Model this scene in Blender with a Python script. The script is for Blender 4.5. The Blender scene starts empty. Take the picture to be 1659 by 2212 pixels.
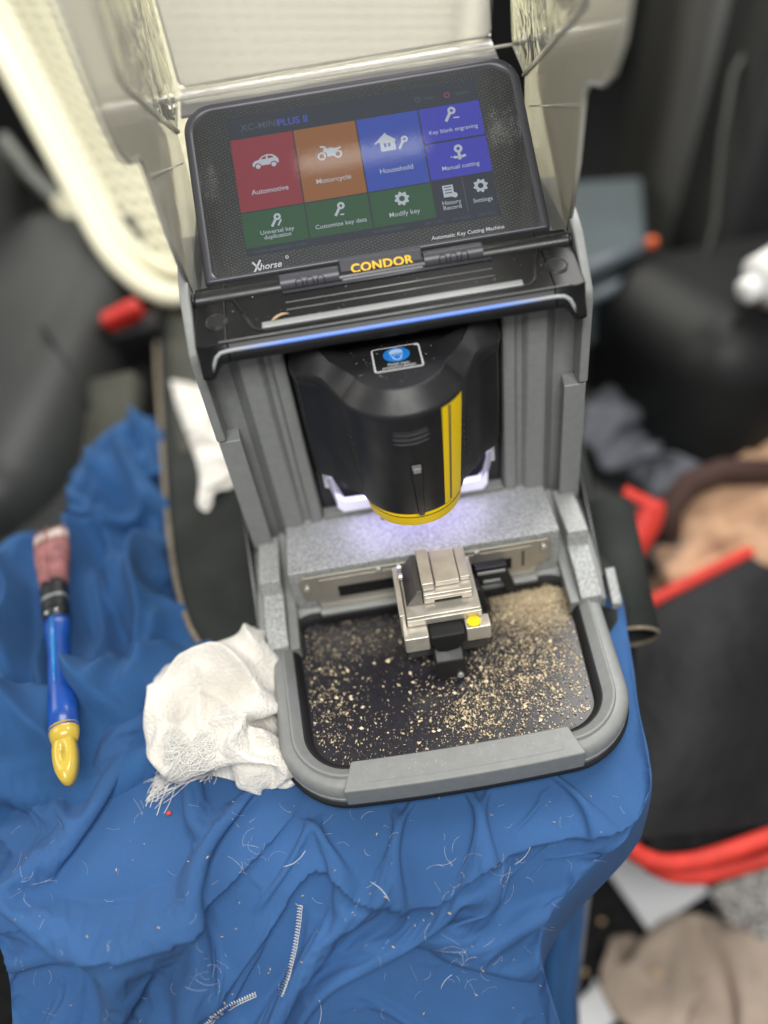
import bpy, bmesh, math, random
import numpy as np
from mathutils import Vector, Matrix, Euler
from mathutils.bvhtree import BVHTree
random.seed(7); RNG = np.random.default_rng(7)
S = 0.001                                   # all modelling below is in millimetres
scn = bpy.context.scene
COL = scn.collection

# ------------------------------------------------------------------ camera, light, exposure
ELEV, ROLL = math.radians(45), math.radians(9.4)
CAM = np.array([-18.5, -353.6, 406.9])
_X = np.array([1, 0, 0.]); _F = np.array([0, math.cos(ELEV), -math.sin(ELEV)]); _U = np.array([0, math.sin(ELEV), math.cos(ELEV)])
_R = math.cos(ROLL) * _X - math.sin(ROLL) * _U
_UP = math.sin(ROLL) * _X + math.cos(ROLL) * _U
FPX, CX, CY = 1800., 829.5, 1106.
cd = bpy.data.cameras.new('camera'); cam = bpy.data.objects.new('camera', cd); COL.objects.link(cam)
cd.sensor_fit = 'HORIZONTAL'; cd.sensor_width = 36; cd.lens = 36 * FPX / 1659
cd.clip_start = 0.01; cd.clip_end = 50
m = Matrix((_R, _UP, -_F)).transposed().to_4x4(); m.translation = Vector(CAM * S); cam.matrix_world = m
cd.dof.use_dof = True; cd.dof.focus_distance = 0.432; cd.dof.aperture_fstop = 2.3
scn.camera = cam
scn.view_settings.view_transform = 'Standard'; scn.view_settings.look = 'None'
scn.view_settings.exposure = 0.33; scn.view_settings.gamma = 1.0
scn.cycles.max_bounces = 8; scn.cycles.transparent_max_bounces = 16
scn.cycles.caustics_reflective = False; scn.cycles.caustics_refractive = False

w = bpy.data.worlds.new('World'); scn.world = w; w.use_nodes = True
bg = w.node_tree.nodes['Background']; bg.inputs[0].default_value = (1.0, 1.0, 0.98, 1); bg.inputs[1].default_value = 0.25

def area(name, loc, target, sx, sy, power, col):
    l = bpy.data.lights.new(name, 'AREA'); l.shape = 'RECTANGLE'; l.size = sx; l.size_y = sy; l.energy = power; l.color = col
    o = bpy.data.objects.new(name, l); COL.objects.link(o); o.location = loc
    o.rotation_euler = (Vector(target) - Vector(loc)).to_track_quat('-Z', 'Y').to_euler()
    return o
# daylight through the car's windows: behind the machine, from the left rear, and from behind the photographer
area('side_window_light', (0.60, 0.55, 1.25), (0.0, -0.05, 0.0), 0.75, 0.6, 14, (1.0, 0.98, 0.94))
area('rear_window_light', (-0.2, 1.65, 0.85), (0, 0.1, 0.05), 1.2, 0.5, 9, (1.0, 0.97, 0.90))
area('left_window_light', (-1.1, 0.35, 0.85), (-0.2, 0.75, 0.1), 0.7, 0.6, 4.5, (1.0, 0.96, 0.87))
area('front_window_light', (0.0, -0.66, 1.08), (0.0, -0.05, 0.05), 0.8, 0.45, 11.5, (1.0, 0.99, 0.96))

area('screen_streak_light', (0.03, 0.02, 0.95), (0.0, 0.08, 0.22), 0.17, 0.016, 0.016, (1.0, 0.98, 0.95)).rotation_euler = (0, 0, 0)  # added strip light, placed only to mirror as a streak in the display

def at(px, py, **k):
    """point (mm) on the camera ray through a photo position at depth Z or on a plane x=, y=, z="""
    d = _F + _R * (px - CX) / FPX - _UP * (py - CY) / FPX
    a, v = list(k.items())[0]
    t = v if a == 'Z' else (v - CAM['xyz'.index(a)]) / d['xyz'.index(a)]
    return CAM + t * d

# ------------------------------------------------------------------ materials
MATS = {}
def mat(name, col, rough=0.5, metal=0.0, spec=0.5, noise=None, bump=None, emit=None, coat=0.0, sheen=0.0, vary=0.0, alpha=None):
    """noise=(scale, detail) colour variation of amount vary; bump=(scale, strength, distance mm)"""
    m = bpy.data.materials.new(name); m.use_nodes = True; nt = m.node_tree; b = nt.nodes['Principled BSDF']
    b.inputs['Base Color'].default_value = (*col, 1); b.inputs['Roughness'].default_value = rough
    b.inputs['Metallic'].default_value = metal; b.inputs['Specular IOR Level'].default_value = spec
    b.inputs['Coat Weight'].default_value = coat; b.inputs['Sheen Weight'].default_value = sheen
    tc = nt.nodes.new('ShaderNodeTexCoord')
    if noise:
        n = nt.nodes.new('ShaderNodeTexNoise'); n.inputs['Scale'].default_value = noise[0]; n.inputs['Detail'].default_value = noise[1]
        nt.links.new(tc.outputs['Object'], n.inputs['Vector'])
        r = nt.nodes.new('ShaderNodeValToRGB'); r.color_ramp.elements[0].position = 0.3; r.color_ramp.elements[1].position = 0.7
        r.color_ramp.elements[0].color = (*[c * (1 - vary) for c in col], 1); r.color_ramp.elements[1].color = (*[min(1, c * (1 + vary)) for c in col], 1)
        nt.links.new(n.outputs['Fac'], r.inputs['Fac']); nt.links.new(r.outputs['Color'], b.inputs['Base Color'])
    if bump:
        n = nt.nodes.new('ShaderNodeTexNoise'); n.inputs['Scale'].default_value = bump[0]; n.inputs['Detail'].default_value = 3
        nt.links.new(tc.outputs['Object'], n.inputs['Vector'])
        bm_ = nt.nodes.new('ShaderNodeBump'); bm_.inputs['Strength'].default_value = bump[1]; bm_.inputs['Distance'].default_value = bump[2] * S
        nt.links.new(n.outputs['Fac'], bm_.inputs['Height']); nt.links.new(bm_.outputs['Normal'], b.inputs['Normal'])
    if emit:
        b.inputs['Emission Color'].default_value = (*emit[0], 1); b.inputs['Emission Strength'].default_value = emit[1]
    if name in ('grey_shell', 'black_plastic', 'black_satin', 'handle_blue'):
        n = nt.nodes.new('ShaderNodeTexNoise'); n.inputs['Scale'].default_value = 38; n.inputs['Detail'].default_value = 8; n.inputs['Roughness'].default_value = .7; nt.links.new(tc.outputs['Object'], n.inputs['Vector'])
        mr_ = nt.nodes.new('ShaderNodeMapRange'); mr_.inputs[1].default_value = .3; mr_.inputs[2].default_value = .7; mr_.inputs[3].default_value = rough - .09; mr_.inputs[4].default_value = rough + .13
        nt.links.new(n.outputs['Fac'], mr_.inputs[0]); nt.links.new(mr_.outputs[0], b.inputs['Roughness'])
    MATS[name] = m
    return m
mat('grey_shell', (0.225, 0.232, 0.226), 0.42, 0.0, 0.5, noise=(220, 3), vary=0.06, bump=(1400, 0.35, 0.25))
mat('grey_cast', (0.35, 0.36, 0.355), 0.5, 0.15, 0.5, noise=(750, 5), vary=0.42, bump=(1300, 0.5, 0.4))
mat('black_plastic', (0.015, 0.0152, 0.0165), 0.38, 0, 0.42, noise=(90, 4), vary=0.2, bump=(2200, 0.22, 0.12))
mat('deck_black', (0.008, 0.008, 0.0085), 0.34, 0, 0.28, noise=(90, 4), vary=0.25, bump=(2200, 0.2, 0.12))
mat('black_satin', (0.012, 0.0125, 0.014), 0.30, 0, 0.5, noise=(60, 4), vary=0.2, bump=(1500, 0.10, 0.1))
mat('black_groove', (0.004, 0.004, 0.005), 0.6)
mat('bezel_grey', (0.058, 0.058, 0.070), 0.36, 0.1, 0.5, bump=(1500, 0.12, 0.1))
mat('silver_line', (0.34, 0.35, 0.35), 0.35, 0.4)
mat('rubber', (0.012, 0.012, 0.013), 0.62, 0, 0.35)
mat('tray_liner', (0.020, 0.019, 0.025), 0.30, 0, 0.5, noise=(300, 4), vary=0.3)
mat('steel_plate', (0.44, 0.41, 0.35), 0.36, 0.6, noise=(40, 4), vary=0.12)
mat('vise_steel', (0.58, 0.54, 0.47), 0.34, 0.55, noise=(120, 4), vary=0.12)
mat('vise_dark', (0.13, 0.125, 0.12), 0.35, 0.7)
mat('bright_screw', (0.75, 0.75, 0.72), 0.3, 0.8)
mat('brass', (0.76, 0.61, 0.40), 0.5, 0.1, noise=(900, 2), vary=0.35)
mat('yellow_band', (0.93, 0.64, 0.010), 0.42, 0, 0.4)
mat('stripe_grey', (0.16, 0.13, 0.07), 0.5)
mat('yellow_letter', (0.90, 0.52, 0.02), 0.45)
mat('white_letter', (0.72, 0.73, 0.72), 0.5)
mat('red_mark', (0.7, 0.05, 0.03), 0.5)
mat('sticker_blue', (0.015, 0.20, 0.62), 0.45)
mat('sticker_pale', (0.42, 0.58, 0.80), 0.5)
mat('sticker_black', (0.012, 0.013, 0.014), 0.4)
mat('chrome', (0.75, 0.75, 0.78), 0.18, 0.9)
mat('lit_bracket_white', (0.8, 0.8, 0.85), 0.4, emit=((0.80, 0.78, 1.0), 0.28))  # weak emission stands in for lamp light caught by the polished brackets
def screen_mat(name, col, e=0.66):
    return mat(name, tuple(c * 0.05 for c in col), 0.5, 0, 0.2, emit=(col, e))
screen_mat('px_navy', (0.016, 0.024, 0.040)); screen_mat('px_red', (0.27, 0.026, 0.040)); screen_mat('px_orange', (0.30, 0.108, 0.026))
screen_mat('px_blue', (0.026, 0.070, 0.42)); screen_mat('px_violet', (0.042, 0.046, 0.46)); screen_mat('px_green', (0.018, 0.088, 0.034))
screen_mat('px_white', (0.50, 0.54, 0.60)); screen_mat('px_dim', (0.075, 0.09, 0.12)); screen_mat('px_title', (0.05, 0.085, 0.40)); screen_mat('px_pink', (0.35, 0.06, 0.09))
mat('seat_leather', (0.026, 0.028, 0.027), 0.48, 0, 0.35, noise=(8, 4), vary=0.25, bump=(260, 0.25, 0.5))
mat('seat_dark', (0.012, 0.013, 0.013), 0.5, 0, 0.3, noise=(8, 4), vary=0.25)
mat('seat_leather_warm', (0.024, 0.024, 0.021), 0.45, 0, 0.5, noise=(6, 4), vary=0.3, bump=(260, 0.25, 0.5))
mat('carpet', (0.017, 0.0175, 0.018), 0.95, 0, 0.1, noise=(120, 6), vary=0.6, bump=(500, 0.8, 2.0))
mat('cushion_fabric', (0.021, 0.024, 0.022), 0.75, 0, 0.25, noise=(25, 5), vary=0.3, bump=(700, 0.4, 0.6))
mat('tan_piping', (0.20, 0.165, 0.12), 0.8, noise=(200, 3), vary=0.25, bump=(600, 0.4, 0.5))
mat('olive_fabric', (0.055, 0.055, 0.042), 0.85, noise=(30, 5), vary=0.25)
mat('red_plastic', (0.62, 0.03, 0.022), 0.35)
mat('red_piping', (0.70, 0.045, 0.030), 0.6, noise=(60, 3), vary=0.15)
mat('bag_black', (0.009, 0.0095, 0.011), 0.6, 0, 0.3, noise=(10, 4), vary=0.3, bump=(14, 0.6, 14))
mat('tan_fleece', (0.52, 0.32, 0.20), 0.95, 0, 0.1, noise=(35, 5), vary=0.22, bump=(130, 0.8, 3.0), sheen=0.3)
mat('brown_trim', (0.05, 0.022, 0.016), 0.8)
mat('grey_cloth', (0.13, 0.135, 0.155), 0.9, 0, 0.1, noise=(30, 5), vary=0.25, bump=(200, 0.5, 1.5))
mat('beige_cloth', (0.42, 0.34, 0.275), 0.95, 0, 0.1, noise=(30, 5), vary=0.2, bump=(180, 0.6, 1.6))
mat('paper', (0.74, 0.75, 0.77), 0.7)
mat('box_teal', (0.065, 0.085, 0.090), 0.5, noise=(10, 3), vary=0.15)
mat('box_lip', (0.10, 0.12, 0.14), 0.45)
mat('orange_lens', (0.75, 0.13, 0.03), 0.3)
mat('white_plastic', (0.82, 0.82, 0.80), 0.35)
mat('cream_plastic', (0.84, 0.81, 0.61), 0.42, 0, 0.4, noise=(5, 3), vary=0.06)
mat('rod_silver', (0.28, 0.29, 0.27), 0.4, 0.4)
mat('bristle', (0.30, 0.125, 0.125), 0.8, noise=(150, 4), vary=0.35)
mat('bristle_tip', (0.58, 0.50, 0.44), 0.9, noise=(150, 4), vary=0.25)
mat('ferrule', (0.022, 0.024, 0.028), 0.35, 0.3)
mat('handle_blue', (0.008, 0.070, 0.36), 0.32, coat=0.2, noise=(60, 4), vary=0.2)
mat('handle_cyan', (0.02, 0.27, 0.62), 0.25, coat=0.4)
mat('handle_yellow', (0.60, 0.43, 0.05), 0.3, coat=0.4)
mat('lint', (0.72, 0.74, 0.78), 0.8)
mat('straw', (0.50, 0.36, 0.20), 0.8)
mat('thread_white', (0.74, 0.73, 0.70), 0.85)

def weave_mat(name, col, scale, bumpd, vary, sheen, fold_noise):
    m = bpy.data.materials.new(name); m.use_nodes = True; nt = m.node_tree; b = nt.nodes['Principled BSDF']; L = nt.links.new
    b.inputs['Roughness'].default_value = 0.88; b.inputs['Specular IOR Level'].default_value = 0.15; b.inputs['Sheen Weight'].default_value = sheen
    b.inputs['Sheen Roughness'].default_value = 0.5
    tc = nt.nodes.new('ShaderNodeTexCoord')
    n = nt.nodes.new('ShaderNodeTexNoise'); n.inputs['Scale'].default_value = fold_noise; n.inputs['Detail'].default_value = 6; L(tc.outputs['Object'], n.inputs['Vector'])
    r = nt.nodes.new('ShaderNodeValToRGB'); r.color_ramp.elements[0].position = 0.25; r.color_ramp.elements[1].position = 0.75
    r.color_ramp.elements[0].color = (*[c * (1 - vary) for c in col], 1); r.color_ramp.elements[1].color = (*[c * (1 + vary) for c in col], 1)
    L(n.outputs['Fac'], r.inputs['Fac'])
    w1 = nt.nodes.new('ShaderNodeTexWave'); w1.inputs['Scale'].default_value = scale; w1.bands_direction = 'X'; w1.inputs['Distortion'].default_value = 1.2; L(tc.outputs['Object'], w1.inputs['Vector'])
    w2 = nt.nodes.new('ShaderNodeTexWave'); w2.inputs['Scale'].default_value = scale; w2.bands_direction = 'Y'; w2.inputs['Distortion'].default_value = 1.2; L(tc.outputs['Object'], w2.inputs['Vector'])
    n2 = nt.nodes.new('ShaderNodeTexNoise'); n2.inputs['Scale'].default_value = 900; n2.inputs['Detail'].default_value = 3; L(tc.outputs['Object'], n2.inputs['Vector'])
    a = nt.nodes.new('ShaderNodeMath'); a.operation = 'ADD'; L(w1.outputs['Fac'], a.inputs[0]); L(w2.outputs['Fac'], a.inputs[1])
    a2 = nt.nodes.new('ShaderNodeMath'); a2.operation = 'ADD'; L(a.outputs[0], a2.inputs[0]); L(n2.outputs['Fac'], a2.inputs[1])
    bp = nt.nodes.new('ShaderNodeBump'); bp.inputs['Strength'].default_value = 0.5; bp.inputs['Distance'].default_value = bumpd * S
    L(a2.outputs[0], bp.inputs['Height']); L(bp.outputs['Normal'], b.inputs['Normal'])
    mx = nt.nodes.new('ShaderNodeMix'); mx.data_type = 'RGBA'; mx.blend_type = 'MULTIPLY'; mx.inputs[0].default_value = 0.25
    L(r.outputs['Color'], mx.inputs[6]); L(n2.outputs['Color'], mx.inputs[7]); L(mx.outputs[2], b.inputs['Base Color'])
    MATS[name] = m
weave_mat('blue_cotton', (0.052, 0.140, 0.340), 900, 0.18, 0.20, 0.03, 12)
weave_mat('blue_cotton_pile', (0.040, 0.125, 0.310), 900, 0.18, 0.16, 0.03, 22)
mat('terry', (0.80, 0.765, 0.70), 0.95, 0, 0.1, noise=(45, 6), vary=0.14, bump=(520, 0.9, 1.6), sheen=0.4)

def carbon_mat():
    m = bpy.data.materials.new('carbon_print'); m.use_nodes = True; nt = m.node_tree; b = nt.nodes['Principled BSDF']; L = nt.links.new
    b.inputs['Roughness'].default_value = 0.4
    tc = nt.nodes.new('ShaderNodeTexCoord'); mp = nt.nodes.new('ShaderNodeMapping'); mp.inputs['Rotation'].default_value = (0, 0, math.radians(32)); mp.inputs['Scale'].default_value = (430, 400, 1)
    L(tc.outputs['Object'], mp.inputs['Vector'])
    br = nt.nodes.new('ShaderNodeTexBrick'); br.offset = 0.5; br.inputs['Scale'].default_value = 1.0; br.inputs['Mortar Size'].default_value = 0.24; br.inputs['Mortar Smooth'].default_value = 0.5
    br.inputs['Brick Width'].default_value = 0.9; br.inputs['Row Height'].default_value = 0.6
    br.inputs['Color1'].default_value = (0.075, 0.082, 0.082, 1); br.inputs['Color2'].default_value = (0.045, 0.05, 0.05, 1); br.inputs['Mortar'].default_value = (0.003, 0.003, 0.004, 1)
    L(mp.outputs['Vector'], br.inputs['Vector']); L(br.outputs['Color'], b.inputs['Base Color'])
    MATS['carbon_print'] = m
carbon_mat()

def glass_mat(name, tint, ior, rough, diffuse=0.0, dcol=(0.7, 0.7, 0.6), bump=None):
    """thin clear plastic: see-through tint, a share of scattered light and a Fresnel reflection"""
    m = bpy.data.materials.new(name); m.use_nodes = True; nt = m.node_tree; nt.nodes.clear(); L = nt.links.new
    out = nt.nodes.new('ShaderNodeOutputMaterial')
    tr = nt.nodes.new('ShaderNodeBsdfTransparent'); tr.inputs[0].default_value = (*tint, 1)
    gl = nt.nodes.new('ShaderNodeBsdfGlossy'); gl.inputs[0].default_value = (1, 1, 1, 1); gl.inputs['Roughness'].default_value = rough
    fr = nt.nodes.new('ShaderNodeFresnel'); fr.inputs[0].default_value = ior
    base = tr.outputs[0]
    if diffuse:
        df = nt.nodes.new('ShaderNodeBsdfDiffuse'); df.inputs[0].default_value = (*dcol, 1)
        tl = nt.nodes.new('ShaderNodeBsdfTranslucent'); tl.inputs[0].default_value = (*dcol, 1)
        ms = nt.nodes.new('ShaderNodeMixShader'); ms.inputs[0].default_value = 0.5; L(df.outputs[0], ms.inputs[1]); L(tl.outputs[0], ms.inputs[2])
        ms2 = nt.nodes.new('ShaderNodeMixShader'); ms2.inputs[0].default_value = diffuse; L(tr.outputs[0], ms2.inputs[1]); L(ms.outputs[0], ms2.inputs[2]); base = ms2.outputs[0]
    if bump:
        tc = nt.nodes.new('ShaderNodeTexCoord'); n = nt.nodes.new('ShaderNodeTexNoise'); n.inputs['Scale'].default_value = bump[0]; n.inputs['Detail'].default_value = 2; n.inputs['Distortion'].default_value = 1.5
        L(tc.outputs['Object'], n.inputs['Vector']); bp = nt.nodes.new('ShaderNodeBump'); bp.inputs['Strength'].default_value = bump[1]; bp.inputs['Distance'].default_value = bump[2] * S
        L(n.outputs['Fac'], bp.inputs['Height']); L(bp.outputs['Normal'], gl.inputs['Normal']); L(bp.outputs['Normal'], fr.inputs['Normal'])
    mx = nt.nodes.new('ShaderNodeMixShader'); L(fr.outputs[0], mx.inputs[0]); L(base, mx.inputs[1]); L(gl.outputs[0], mx.inputs[2]); L(mx.outputs[0], out.inputs[0])
    MATS[name] = m
glass_mat('display_glass', (0.94, 0.95, 0.96), 1.5, 0.05, 0.014, (0.9, 0.9, 0.92))
glass_mat('shield_frost_reflect', (0.90, 0.88, 0.78), 1.5, 0.10, 0.66, (0.92, 0.88, 0.72), (9, 0.2, 3))  # slight frosting, plus cream scatter standing in for the basket's reflection
glass_mat('shield_clear', (0.90, 0.89, 0.80), 1.5, 0.05, 0.16, (0.86, 0.83, 0.60), (30, 0.6, 5))
glass_mat('shield_front', (0.95, 0.95, 0.93), 1.5, 0.05, 0.42, (0.98, 0.95, 0.93), (9, 0.3, 3))  # whitish scatter stands in for bright reflections that veil the basket
glass_mat('shield_edge', (0.9, 0.9, 0.88), 1.35, 0.3, 0.75, (0.82, 0.81, 0.72))

# ------------------------------------------------------------------ mesh helpers (millimetres)
class MB:
    def __init__(self): self.v = []; self.f = []
    def add(self, vs, fs):
        o = len(self.v); self.v += [tuple(map(float, p)) for p in vs]; self.f += [tuple(i + o for i in q) for q in fs]; return self
    def box(self, x0, x1, y0, y1, z0, z1):
        return self.add([(x0, y0, z0), (x1, y0, z0), (x1, y1, z0), (x0, y1, z0), (x0, y0, z1), (x1, y0, z1), (x1, y1, z1), (x0, y1, z1)],
                        [(3, 2, 1, 0), (4, 5, 6, 7), (0, 1, 5, 4), (1, 2, 6, 5), (2, 3, 7, 6), (3, 0, 4, 7)])
    def prism(self, poly, axis, a, b):
        """poly of 2-D points; axis 'x': (y,z), 'y': (x,z), 'z': (x,y)"""
        n = len(poly)
        def P(p, t): return {'x': (t, p[0], p[1]), 'y': (p[0], t, p[1]), 'z': (p[0], p[1], t)}[axis]
        return self.add([P(p, a) for p in poly] + [P(p, b) for p in poly],
                        [tuple(range(n))[::-1], tuple(range(n, 2 * n))] + [(i, (i + 1) % n, n + (i + 1) % n, n + i) for i in range(n)])
    def loft(self, rings, closed=True, cap0=True, cap1=True):
        n = len(rings[0]); vs = [p for r in rings for p in r]; fs = []
        for k in range(len(rings) - 1):
            for i in range(n if closed else n - 1):
                j = (i + 1) % n; fs.append((k * n + i, k * n + j, (k + 1) * n + j, (k + 1) * n + i))
        if cap0: fs.append(tuple(range(n))[::-1])
        if cap1: fs.append(tuple((len(rings) - 1) * n + i for i in range(n)))
        return self.add(vs, fs)
    def tube(self, path, r, n=8, caps=True, flat=None):
        path = [np.array(p, float) for p in path]; rings = []; rs = r if hasattr(r, '__len__') else [r] * len(path)
        ref = None
        for i, p in enumerate(path):
            t = path[min(i + 1, len(path) - 1)] - path[max(i - 1, 0)]; t = t / (np.linalg.norm(t) + 1e-9)
            if ref is None: ref = np.array([0, 0, 1.]) if abs(t[2]) < .9 else np.array([1., 0, 0])
            a = np.cross(t, ref); a /= np.linalg.norm(a) + 1e-9; b = np.cross(a, t); ref = b
            fl = flat or 1.0
            rings.append([p + rs[i] * (math.cos(2 * math.pi * k / n) * a + fl * math.sin(2 * math.pi * k / n) * b) for k in range(n)])
        return self.loft(rings, True, caps, caps)
    def cyl(self, c, r, h, n=24, axis='z', r2=None):
        r2 = r if r2 is None else r2; ax = 'xyz'.index(axis); o = [i for i in range(3) if i != ax]; rings = []
        for rr, t in ((r, 0), (r2, h)):
            ring = []
            for k in range(n):
                p = list(c); p[ax] += t; p[o[0]] += rr * math.cos(2 * math.pi * k / n); p[o[1]] += rr * math.sin(2 * math.pi * k / n); ring.append(p)
            rings.append(ring)
        return self.loft(rings)
    def xf(self, M):
        self.v = [tuple(M @ Vector(p)) for p in self.v]; return self
    def mirror(self):
        self.v = [(-x, y, z) for x, y, z in self.v]; self.f = [q[::-1] for q in self.f]; return self
    def mesh(self, name, smooth=False):
        me = bpy.data.meshes.new(name); me.from_pydata([(x * S, y * S, z * S) for x, y, z in self.v], [], self.f); me.update()
        b = bmesh.new(); b.from_mesh(me); bmesh.ops.recalc_face_normals(b, faces=b.faces); b.to_mesh(me); b.free()
        if smooth: me.polygons.foreach_set('use_smooth', [True] * len(me.polygons))
        return me
def tag(o, label=None, cat=None, group=None, kind=None):
    for k, v in (('label', label), ('category', cat), ('group', group), ('kind', kind)):
        if v: o[k] = v
    return o
def link(name, me, material, parent=None, bevel=0, segs=2, sub=0, auto=None):
    o = bpy.data.objects.new(name, me); COL.objects.link(o)
    if material and not me.materials: me.materials.append(MATS[material])
    if parent: o.parent = parent
    if bevel:
        md = o.modifiers.new('bevel', 'BEVEL'); md.width = bevel * S; md.segments = segs; md.limit_method = 'ANGLE'; md.angle_limit = math.radians(35); md.harden_normals = False
        me.polygons.foreach_set('use_smooth', [True] * len(me.polygons))
    if sub:
        md = o.modifiers.new('sub', 'SUBSURF'); md.levels = sub; md.render_levels = sub
    if auto or bevel:
        me.polygons.foreach_set('use_smooth', [True] * len(me.polygons))
        md = o.modifiers.new('wn', 'WEIGHTED_NORMAL'); md.keep_sharp = True
        if auto: 
            b = bmesh.new(); b.from_mesh(me)
            for e in b.edges:
                if len(e.link_faces) == 2 and e.calc_face_angle(0) > math.radians(auto): e.smooth = False
            b.to_mesh(me); b.free()
    return o
def ob(name, mb, material, parent=None, bevel=0, smooth=False, **k):
    return link(name, mb.mesh(name, smooth), material, parent, bevel, **k)
def empty(name, loc=(0, 0, 0)):
    o = bpy.data.objects.new(name, None); COL.objects.link(o); o.location = Vector(loc) * S; return o
_txt = {}
def text_mesh(s, size, align='CENTER', weight=0.0, shear=0.0, xs=1.0, spacing=1.0):
    cu = bpy.data.curves.new('t', 'FONT'); cu.body = s; cu.size = size; cu.align_x = align; cu.align_y = 'CENTER'; cu.offset = weight; cu.shear = shear
    cu.space_character = spacing; cu.space_line = 0.85; cu.resolution_u = 3
    o = bpy.data.objects.new('t', cu); COL.objects.link(o); bpy.context.view_layer.update()
    me = bpy.data.meshes.new_from_object(o.evaluated_get(bpy.context.evaluated_depsgraph_get())); bpy.data.objects.remove(o)
    me.name = 'lettering'; me.materials.clear()
    for v in me.vertices: v.co.x *= xs; v.co *= S
    return me
def rbox(sx, sy, sz, r, seg=3):
    """rounded box centred on the origin, as an MB"""
    b = bmesh.new(); bmesh.ops.create_cube(b, size=1)
    for v in b.verts: v.co = Vector((v.co.x * sx, v.co.y * sy, v.co.z * sz))
    bmesh.ops.bevel(b, geom=list(b.edges), offset=r, segments=seg, affect='EDGES', profile=0.5)
    b.verts.index_update(); o = MB(); o.v = [tuple(v.co) for v in b.verts]; o.f = [tuple(v.index for v in f.verts) for f in b.faces]; b.free(); return o
def TR(loc, rot=(0, 0, 0)): return Matrix.Translation(Vector(loc)) @ Euler([math.radians(a) for a in rot]).to_matrix().to_4x4()

# ================================================================== THE SETTING
g = MB().box(-1500, 1500, -900, 1900, -420, -400)
tag(ob('car_floor', g, 'carpet'), kind='structure')
tag(ob('car_rear_wall', MB().box(-1600, 1600, 1900, 1930, -640, 900), 'seat_dark'), kind='structure')

# ================================================================== KEY CUTTING MACHINE
MACH = empty('key_cutting_machine')
tag(MACH, 'grey and black key cutting machine with tilted colour touchscreen and raised clear shield', 'machine')
def sym(fn):
    a = fn(MB()); b = fn(MB()).mirror(); return a, b

# --- grey shell of the column: the right half profile, mirrored, in one mesh
prof = [(55, 34), (55, 4.5), (56, 2.2), (58, 1.2), (61.5, 1.2), (63.5, 4.0), (66, 4.3), (67.5, 1.2), (69, 0), (76.5, 0), (78.3, 0.5), (79.6, 2.4), (84.5, 9.5), (98, 10.5), (98, 120), (60, 120), (60, 34)]
shell = MB()
for sgn in (1, -1):
    ring = [(sgn * x, y) for x, y in prof]
    zs = [22, 60, 120, 186]
    m_ = MB().loft([[(x, y, z) for x, y in ring] for z in zs]); shell.add(m_.v, m_.f)
shell.box(-59, 59, 36, 120, 22, 186)
ob('column_shell', shell, 'grey_shell', MACH, bevel=0.5)
# side cheeks with the upper rim, lower rims
for sgn in (1, -1):
    ck = MB().prism([(-2.5, 127.4), (-2.5, 178), (-0.5, 183), (8, 191.5), (20, 203), (30, 208), (58, 216), (110, 210), (120, 200), (120, 8), (10.8, 8), (10.8, 127.4)], 'x', sgn * 95.6, sgn * 100.6)
    ob('side_cheek', ck, 'grey_shell', MACH, bevel=1.3, segs=3)
    lo = MB().prism([(88, -1.2), (100.2, -1.2), (100.2, 10.2), (89.5, 10.2)], 'z', 40, 126.4) if sgn > 0 else MB().prism([(-88, -1.2), (-100.2, -1.2), (-100.2, 10.2), (-89.5, 10.2)], 'z', 40, 126.4)
    ob('side_rim', lo, 'grey_shell', MACH, bevel=0.9)
# --- ledge in front of the column, speckled cast metal
ob('cast_ledge', MB().box(-78.5, 78.5, -37, 12, 20, 53), 'grey_cast', MACH, bevel=1.0)
for sgn in (1, -1):
    def X(a, b): return (a, b) if sgn > 0 else (-b, -a)
    ob('side_channel', MB().prism([(6, 44), (-6, 38), (-40, 25), (-64, 19.5), (-64, 5), (6, 5)], 'x', *X(78.8, 84.6)), 'grey_shell', MACH, bevel=0.6)
    ob('side_terrace', MB().prism([(4, 44), (-32, 44), (-34, 33.5), (-50, 29.5), (-64, 22.2), (-64, 5), (4, 5)], 'x', *X(84.7, 97)), 'grey_cast', MACH, bevel=0.8)
    ob('side_flange', MB().prism([(115, 40), (20, 38), (-12, 34), (-48, 22), (-60, 13), (-60, 5), (115, 5)], 'x', *X(97.2, 101.5)), 'grey_shell', MACH, bevel=1.0)
    ob('side_guard', MB().prism([(115, 62), (30, 60), (10, 56), (-30, 27), (-46, 16), (-46, 6), (115, 6)], 'x', *X(101.6, 104.6)), 'black_satin', MACH, bevel=0.8)
    ob('latch', MB().prism([(-44, 21), (-62, 9), (-62, 4), (-44, 4)], 'x', *X(104.7, 110.5)), 'grey_cast', MACH, bevel=0.6)
    ob('pivot_bracket', MB().box(*X(101.7, 106.5), 28, 46, 60, 76), 'chrome', MACH, bevel=1.2)

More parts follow.
